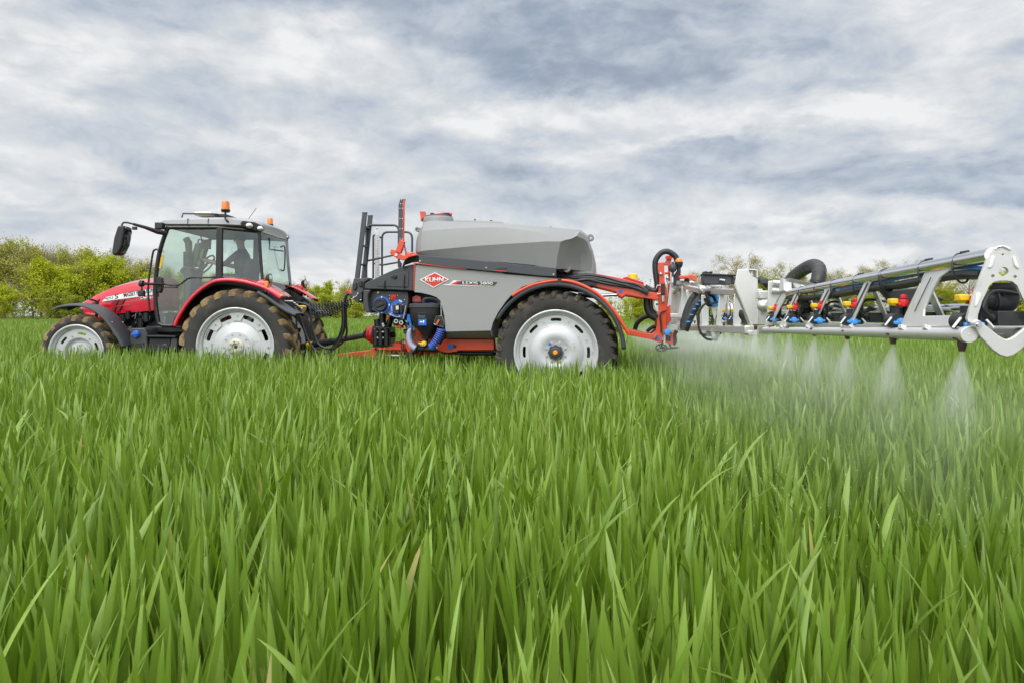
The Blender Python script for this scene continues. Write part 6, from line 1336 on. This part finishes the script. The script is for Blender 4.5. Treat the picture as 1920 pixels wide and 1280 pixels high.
# ------------------------------------------------------------------ WHEAT
def build_wheat():
    zs = np.linspace(.75, 150, 6000)
    dens = 560/(1+(zs/5.2)**1.75)+1.2
    pdf = dens*(1.9*zs+1.3); cdf = np.cumsum(pdf); tot = cdf[-1]*(zs[1]-zs[0]); cdf /= cdf[-1]
    n = int(tot); print('wheat blades', n)
    y = np.interp(RNG.random(n), cdf, zs); x = (RNG.random(n)*2-1)*(.95*y+.65)
    # rows of drilling: slight clustering
    keep = np.ones(n, bool)
    def clear(fr, x0, x1, y0, y1):
        dx, dy = x-fr.ox, y-fr.oy; lx = dx*fr.c-dy*fr.s; ly = dx*fr.s+dy*fr.c
        keep[(lx > x0) & (lx < x1) & (ly > y0) & (ly < y1)] = False
    hw = SI['hc'].x
    for s in (-.82, .82): clear(FS, hw-.80, hw+.80, s-.27, s+.25)
    for s in (-.80, .80): clear(FT, -.78, .78, s-.25, s+.24)
    fx = FT.L(140, 662, -.98).x
    for s in (-.80, .80): clear(FT, fx-.55, fx+.55, s-.20, s+.2)
    x, y = x[keep], y[keep]; n = len(x)
    out = {}
    patch = .5+.5*np.sin(x*1.7+np.sin(y*1.3)*2)*np.sin(y*1.1+np.sin(x*.9)*1.5)
    hgt = .855+.05*(patch-.5)+RNG.normal(-.005, .036, n)
    low = RNG.random(n) < .34; hgt[low] -= RNG.random(low.sum())*.28
    W = .0258*np.maximum(1, y/8)**.55*RNG.uniform(.5, 1.3, n)
    Lg = RNG.uniform(.44, .76, n)
    az = RNG.uniform(0, 2*math.pi, n)
    lean = np.abs(RNG.normal(.03, .09, n)); curve = np.abs(RNG.normal(.15, .20, n)); bent = RNG.random(n) < .045; curve[bent] += RNG.uniform(.3, .9, bent.sum())
    twist = RNG.normal(0, .5, n); yaw = RNG.normal(0, .35, n)
    tint = np.clip(RNG.beta(.75, .80, n)*.88+.12*patch, 0, 1)
    mat_ = leaf_mat('wheat_leaf', (.082, .168, .0), (.248, .378, .056), .42, .26, tip=(.27, .36, .09), spec=.5)
    allv, allf, at, al, ax, ag = [], [], [], [], [], []; age = RNG.random(n); off = 0
    for lo, hi, seg, cols in ((0, 4.2, 10, 3), (4.2, 9, 6, 3), (9, 24, 3, 2), (24, 60, 2, 2), (60, 999, 1, 2)):
        i = np.where((y >= lo) & (y < hi))[0]; m = len(i)
        if not m: continue
        t = np.linspace(0, 1, seg+1); dt = 1/seg
        th = lean[i, None]+curve[i, None]*t[None]**1.6
        tm = (th[:, 1:]+th[:, :-1])/2
        hx = np.concatenate([np.zeros((m, 1)), np.cumsum(np.sin(tm)*dt, 1)], 1)*Lg[i, None]; hz = np.concatenate([np.zeros((m, 1)), np.cumsum(np.cos(tm)*dt, 1)], 1)*Lg[i, None]
        z0 = ground_z(x[i])+hgt[i]-hz.max(1)
        ca, sa = np.cos(az[i])[:, None], np.sin(az[i])[:, None]
        cx = x[i, None]+hx*ca; cy = y[i, None]+hx*sa; cz = z0[:, None]+hz
        a2 = az[i, None]+yaw[i, None]+twist[i, None]*t[None]; sx, sy = -np.sin(a2), np.cos(a2)
        wp = np.interp(t, [0, .40, .68, .83, .93, 1], [.84, 1, .95, .72, .38, .02])[None]*W[i, None]
        if seg == 1: wp = np.array([1., .25])[None]*W[i, None]
        if cols == 3:
            k = np.array([-.5, 0, .5]); fold = np.array([0, -.16, 0])
        else: k = np.array([-.5, .5]); fold = np.array([0, 0])
        vx = cx[..., None]+(sx*wp)[..., None]*k+(ca*wp)[..., None]*fold; vy = cy[..., None]+(sy*wp)[..., None]*k+(sa*wp)[..., None]*fold; vz = np.repeat(cz[..., None], cols, 2)
        V = np.stack([vx, vy, vz], -1).reshape(-1, 3)
        per = (seg+1)*cols; base = []
        for r in range(seg):
            for c in range(cols-1): a = r*cols+c; base += [a, a+1, a+cols+1, a+cols]
        F = (np.arange(m)[:, None]*per+np.array(base)[None]).ravel()+off
        allv.append(V); allf.append(F); at.append(np.repeat(tint[i], per)); ax.append(np.tile(np.tile(k*2, seg+1), m)); ag.append(np.repeat(age[i], per)); al.append(np.tile(np.repeat(t, cols), m)*(1 if seg > 1 else .5)); off += len(V)
    me = raw_mesh('wheat', np.concatenate(allv), np.concatenate(allf), 4, mat_, dict(tint=np.concatenate(at), along=np.concatenate(al), across=np.concatenate(ax), age=np.concatenate(ag)))
    o = link('wheat', me); tag(o, 'dense field of young green wheat reaching the trees', 'wheat', kind='stuff')
build_wheat()

# ------------------------------------------------------------------ TREES
BARK = mat('bark', (.15, .125, .095), .9, var=.3, scale=3); TWIG = mat('twig_bark', (.24, .20, .15), .9, var=.25, scale=3)
LEAF = dict(lime=leaf_mat('lime_leaves', (.30, .34, .010), (.56, .57, .018), .6, .35), green=leaf_mat('green_leaves', (.19, .22, .015), (.40, .40, .032), .6, .35),
            olive=leaf_mat('budding_leaves', (.29, .27, .045), (.48, .45, .085), .7, .3), oak=leaf_mat('oak_buds', (.25, .225, .04), (.42, .38, .08), .7, .3), bare=leaf_mat('sparse_buds', (.14, .12, .05), (.26, .22, .09), .8, .25))
def tree_meshes(kind, seed):
    """unit tree about 12 m high: trunk with limbs and twigs, crown of leaf-sized faces"""
    r = random.Random(seed); rg = np.random.default_rng(seed); H = 12.
    mb = MB(); tips = []
    spread = dict(lime=.95, green=.95, olive=.8, oak=1.15, bare=.85)[kind]
    def grow(p, d, ln, rad, lev):
        pts = [p]; dd = d.copy(); ns = 4 if lev < 2 else 3
        for _ in range(ns):
            dd = (dd+Vector((r.gauss(0, .16), r.gauss(0, .16), r.gauss(.05, .1)))).normalized(); pts.append(pts[-1]+dd*ln/ns)
        mb.tube(pts, [rad*(1-.55*i/ns) for i in range(ns+1)], 7 if lev < 1 else (5 if lev < 2 else 3), caps=False)
        if lev >= 2: tips.extend(pts[1:])
        if lev >= (4 if kind in ('bare', 'oak', 'olive') else 3): return
        nch = (8, 5, 5, 3)[lev] if kind != 'oak' else (7, 5, 4, 4)[lev]
        for i in range(nch):
            t = (.25+.75*(i+r.random())/nch) if lev else (.12+.86*(i+r.random()*.7)/nch)
            k = min(int(t*ns), ns-1); q = pts[k].lerp(pts[k+1], t*ns-k)
            a = r.uniform(0, 2*math.pi) if lev else i*2.4+r.uniform(-.4, .4); tilt = r.uniform(.55, 1.15)*spread*(1.15-.4*t if lev == 0 else 1)
            u = dd.orthogonal().normalized(); v = dd.cross(u); nd = (dd*math.cos(tilt)+(u*math.cos(a)+v*math.sin(a))*math.sin(tilt)+Vector((0, 0, .18))).normalized()
            l2 = ln*((.66-.30*t) if lev == 0 else r.uniform(.45, .65)); grow(q, nd, l2, max(rad*(.45 if lev == 0 else .5), .016), lev+1)
    grow(Vector((0, 0, 0)), Vector((r.gauss(0, .03), r.gauss(0, .03), 1)).normalized(), H*.80, .22, 0)
    zmax = max(v[2] for v in mb.v); k = H/zmax
    mb.v = [(a*k, b*k, c*k) for a, b, c in mb.v]
    T = np.array([list(t) for t in tips])*k
    me = bpy.data.meshes.new('trunk'); me.from_pydata(mb.v, [], mb.f); me.materials.append(TWIG if kind in ('bare', 'oak') else BARK)
    me.polygons.foreach_set('use_smooth', [True]*len(me.polygons))
    n = dict(lime=15000, green=15000, olive=8500, oak=9500, bare=4200)[kind]
    if kind in ('lime', 'green'):   # fuller base skirts
        ex = T[rg.integers(0, len(T), len(T)//3)].copy(); ex[:, 2] *= .55; T = np.concatenate([T, ex])
    cl = rg.normal(1, .25, len(T))                      # clump tint
    idx = rg.integers(0, len(T), n); sig = dict(lime=.42, green=.42, olive=.40, oak=.26, bare=.25)[kind]
    C = T[idx]+rg.normal(0, sig, (n, 3))*np.array([1, 1, .8]); C[:, 2] = np.maximum(C[:, 2], .25)
    sz = rg.uniform(.6, 1.35, n)*dict(lime=.17, green=.17, olive=.115, oak=.062, bare=.052)[kind]
    u = rg.normal(size=(n, 3)); u /= np.linalg.norm(u, axis=1)[:, None]; w_ = rg.normal(size=(n, 3)); v = np.cross(u, w_); v /= np.linalg.norm(v, axis=1)[:, None]
    V = np.stack([C-u*sz[:, None], C+v*sz[:, None]*.6, C+u*sz[:, None], C-v*sz[:, None]*.6], 1).reshape(-1, 3)
    tint = np.repeat(np.clip(.5+.55*(cl[idx]-1)*1.6+rg.normal(0, .18, n), 0, 1), 4)
    mc = raw_mesh('crown', V, np.arange(4*n), 4, LEAF[kind], dict(tint=tint), smooth=False)
    return me, mc
PROTO = {k: [tree_meshes(k, s+i*17) for i in range(c)] for k, c, s in (('lime', 3, 3), ('green', 3, 41), ('olive', 3, 83), ('oak', 3, 131), ('bare', 3, 211))}
DESC = dict(lime='bright lime leafy tree', green='fresh green leafy tree', olive='brownish budding tree', oak='open-crowned yellow-budded tree', bare='grey bare-branched tree')
NTH = 'first second third fourth fifth sixth seventh eighth ninth tenth eleventh twelfth thirteenth fourteenth fifteenth sixteenth seventeenth eighteenth'.split()
TREES = [ # px, top y, distance, kind, width factor
    (-70, 440, 135, 'olive', 1), (-20, 438, 150, 'bare', 1.), (28, 446, 152, 'bare', 1.), (95, 455, 150, 'bare', 1.1), (128, 458, 156, 'bare', 1.), (158, 462, 152, 'olive', 1.1), (190, 464, 156, 'bare', 1.), (228, 474, 152, 'bare', 1.), (265, 486, 158, 'bare', 1.), (-40, 520, 118, 'lime', 1.1), (8, 440, 140, 'olive', 1.1), (12, 538, 112, 'lime', 1.3), (45, 452, 138, 'oak', .9), (62, 495, 120, 'olive', 1.15), (78, 450, 142, 'olive', 1.), (88, 540, 114, 'green', 1.1),
    (108, 458, 140, 'bare', 1.), (118, 490, 122, 'lime', 1.1), (142, 463, 144, 'olive', .95), (135, 548, 115, 'green', 1.), (160, 492, 124, 'olive', .95), (176, 470, 136, 'green', .9), (205, 466, 150, 'bare', 1.), (208, 482, 128, 'lime', 1.1), (190, 545, 118, 'olive', 1.), (238, 498, 126, 'olive', .9), (252, 484, 150, 'olive', 1), (285, 492, 154, 'bare', 1.), (270, 512, 130, 'lime', 1.),
    (315, 500, 150, 'olive', 1.), (345, 510, 145, 'green', 1.1), (385, 505, 155, 'olive', 1.), (430, 515, 150, 'lime', 1.1), (475, 512, 160, 'olive', 1.), (515, 520, 160, 'bare', 1.),
    (545, 530, 158, 'olive', 1.), (573, 516, 160, 'bare', 1.), (560, 548, 140, 'lime', 1.2), (598, 530, 160, 'lime', .9), (610, 552, 138, 'green', 1.2), (628, 536, 150, 'lime', 1.), (656, 524, 140, 'oak', .8), (662, 556, 132, 'lime', 1.2), (700, 545, 140, 'olive', 1.1), (735, 552, 135, 'green', 1.1),
    (1140, 560, 120, 'green', 1.), (1178, 543, 105, 'lime', .9), (1212, 548, 130, 'bare', 1.), (1245, 535, 135, 'olive', 1.), (1290, 502, 125, 'oak', .9), (1330, 512, 130, 'olive', 1.), (1312, 545, 115, 'lime', 1.1), (1362, 505, 128, 'oak', .8), (1410, 473, 118, 'oak', 1.), (1438, 512, 110, 'green', 1.05), (1466, 486, 122, 'oak', .95), (1500, 500, 130, 'olive', .9), (1522, 535, 112, 'lime', 1.1), (1552, 500, 126, 'oak', .9), (1590, 508, 124, 'olive', 1.), (1612, 545, 112, 'green', 1.1), (1642, 494, 120, 'oak', .95), (1698, 486, 114, 'oak', 1.), (1690, 540, 110, 'lime', 1.1), (1745, 500, 120, 'olive', 1.), (1775, 535, 110, 'green', 1.), (1800, 500, 122, 'oak', .9), (1835, 512, 112, 'lime', 1.), (1872, 505, 120, 'olive', 1.), (1905, 520, 112, 'green', 1.), (1935, 496, 118, 'oak', 1.), (1985, 500, 116, 'olive', 1.), (2030, 505, 116, 'green', 1.)]
def build_trees():
    cnt = {}; rr = random.Random(21)
    def side(p): return 'beyond the bonnet' if p < 300 else 'behind the cab' if p < 535 else 'between tractor and tank' if p < 900 else 'behind the boom'
    for (p, top, Z, kind, wf) in sorted(TREES):
        h = (HOR-top)*Z/FPX+CAM_H; x = (p-960)/FPX*Z; z = float(ground_z(x))
        t = empty('tree', (x, Z, z-.05), rr.uniform(0, 6.28)); k = h/12.; kw = k*wf*(1.0 if kind != 'oak' else 1.05)
        t.scale = (kw, kw, k)
        me, mc = PROTO[kind][rr.randrange(3)]
        link('trunk', me, t); link('crown', mc, t)
        s = side(p); i = cnt.get((kind, s), 0); cnt[(kind, s)] = i+1
        tag(t, f'{DESC[kind]}, {NTH[i]} such tree {s}, counted from the left', 'tree', 'trees along the edge of the field')
build_trees()
def build_undergrowth():
    n = 75000; rg = np.random.default_rng(5)
    px_ = rg.uniform(-260, 2180, n); Z = rg.uniform(112, 165, n)
    Z = np.where((px_ > 300) & (px_ < 1100), Z+22, Z)
    x = (px_-960)/FPX*Z; hm = 2.4+1.7*np.sin(x*.31)+1.3*np.sin(x*.83+1)+.8*np.sin(x*1.9)
    hm = np.where(px_ < 320, hm+2.2, hm+.4); z = ground_z(x)+rg.random(n)**.8*np.maximum(hm, 1.0)*1.35; sz = rg.uniform(.10, .26, n)
    C = np.stack([x, Z, z], 1); u = rg.normal(size=(n, 3)); u /= np.linalg.norm(u, axis=1)[:, None]; v = np.cross(u, rg.normal(size=(n, 3))); v /= np.linalg.norm(v, axis=1)[:, None]
    V = np.stack([C-u*sz[:, None], C+v*sz[:, None]*.6, C+u*sz[:, None], C-v*sz[:, None]*.6], 1).reshape(-1, 3)
    tint = np.repeat(np.clip(.45+.3*np.sin(x*.5+Z*.7)+rg.normal(0, .2, n), 0, 1), 4)
    o = link('undergrowth', raw_mesh('undergrowth', V, np.arange(4*n), 4, leaf_mat('undergrowth_leaves', (.19, .23, .014), (.38, .42, .022), .6, .35), dict(tint=tint), smooth=False))
    tag(o, 'dense green undergrowth along the foot of the trees', 'undergrowth', kind='stuff')
build_undergrowth()
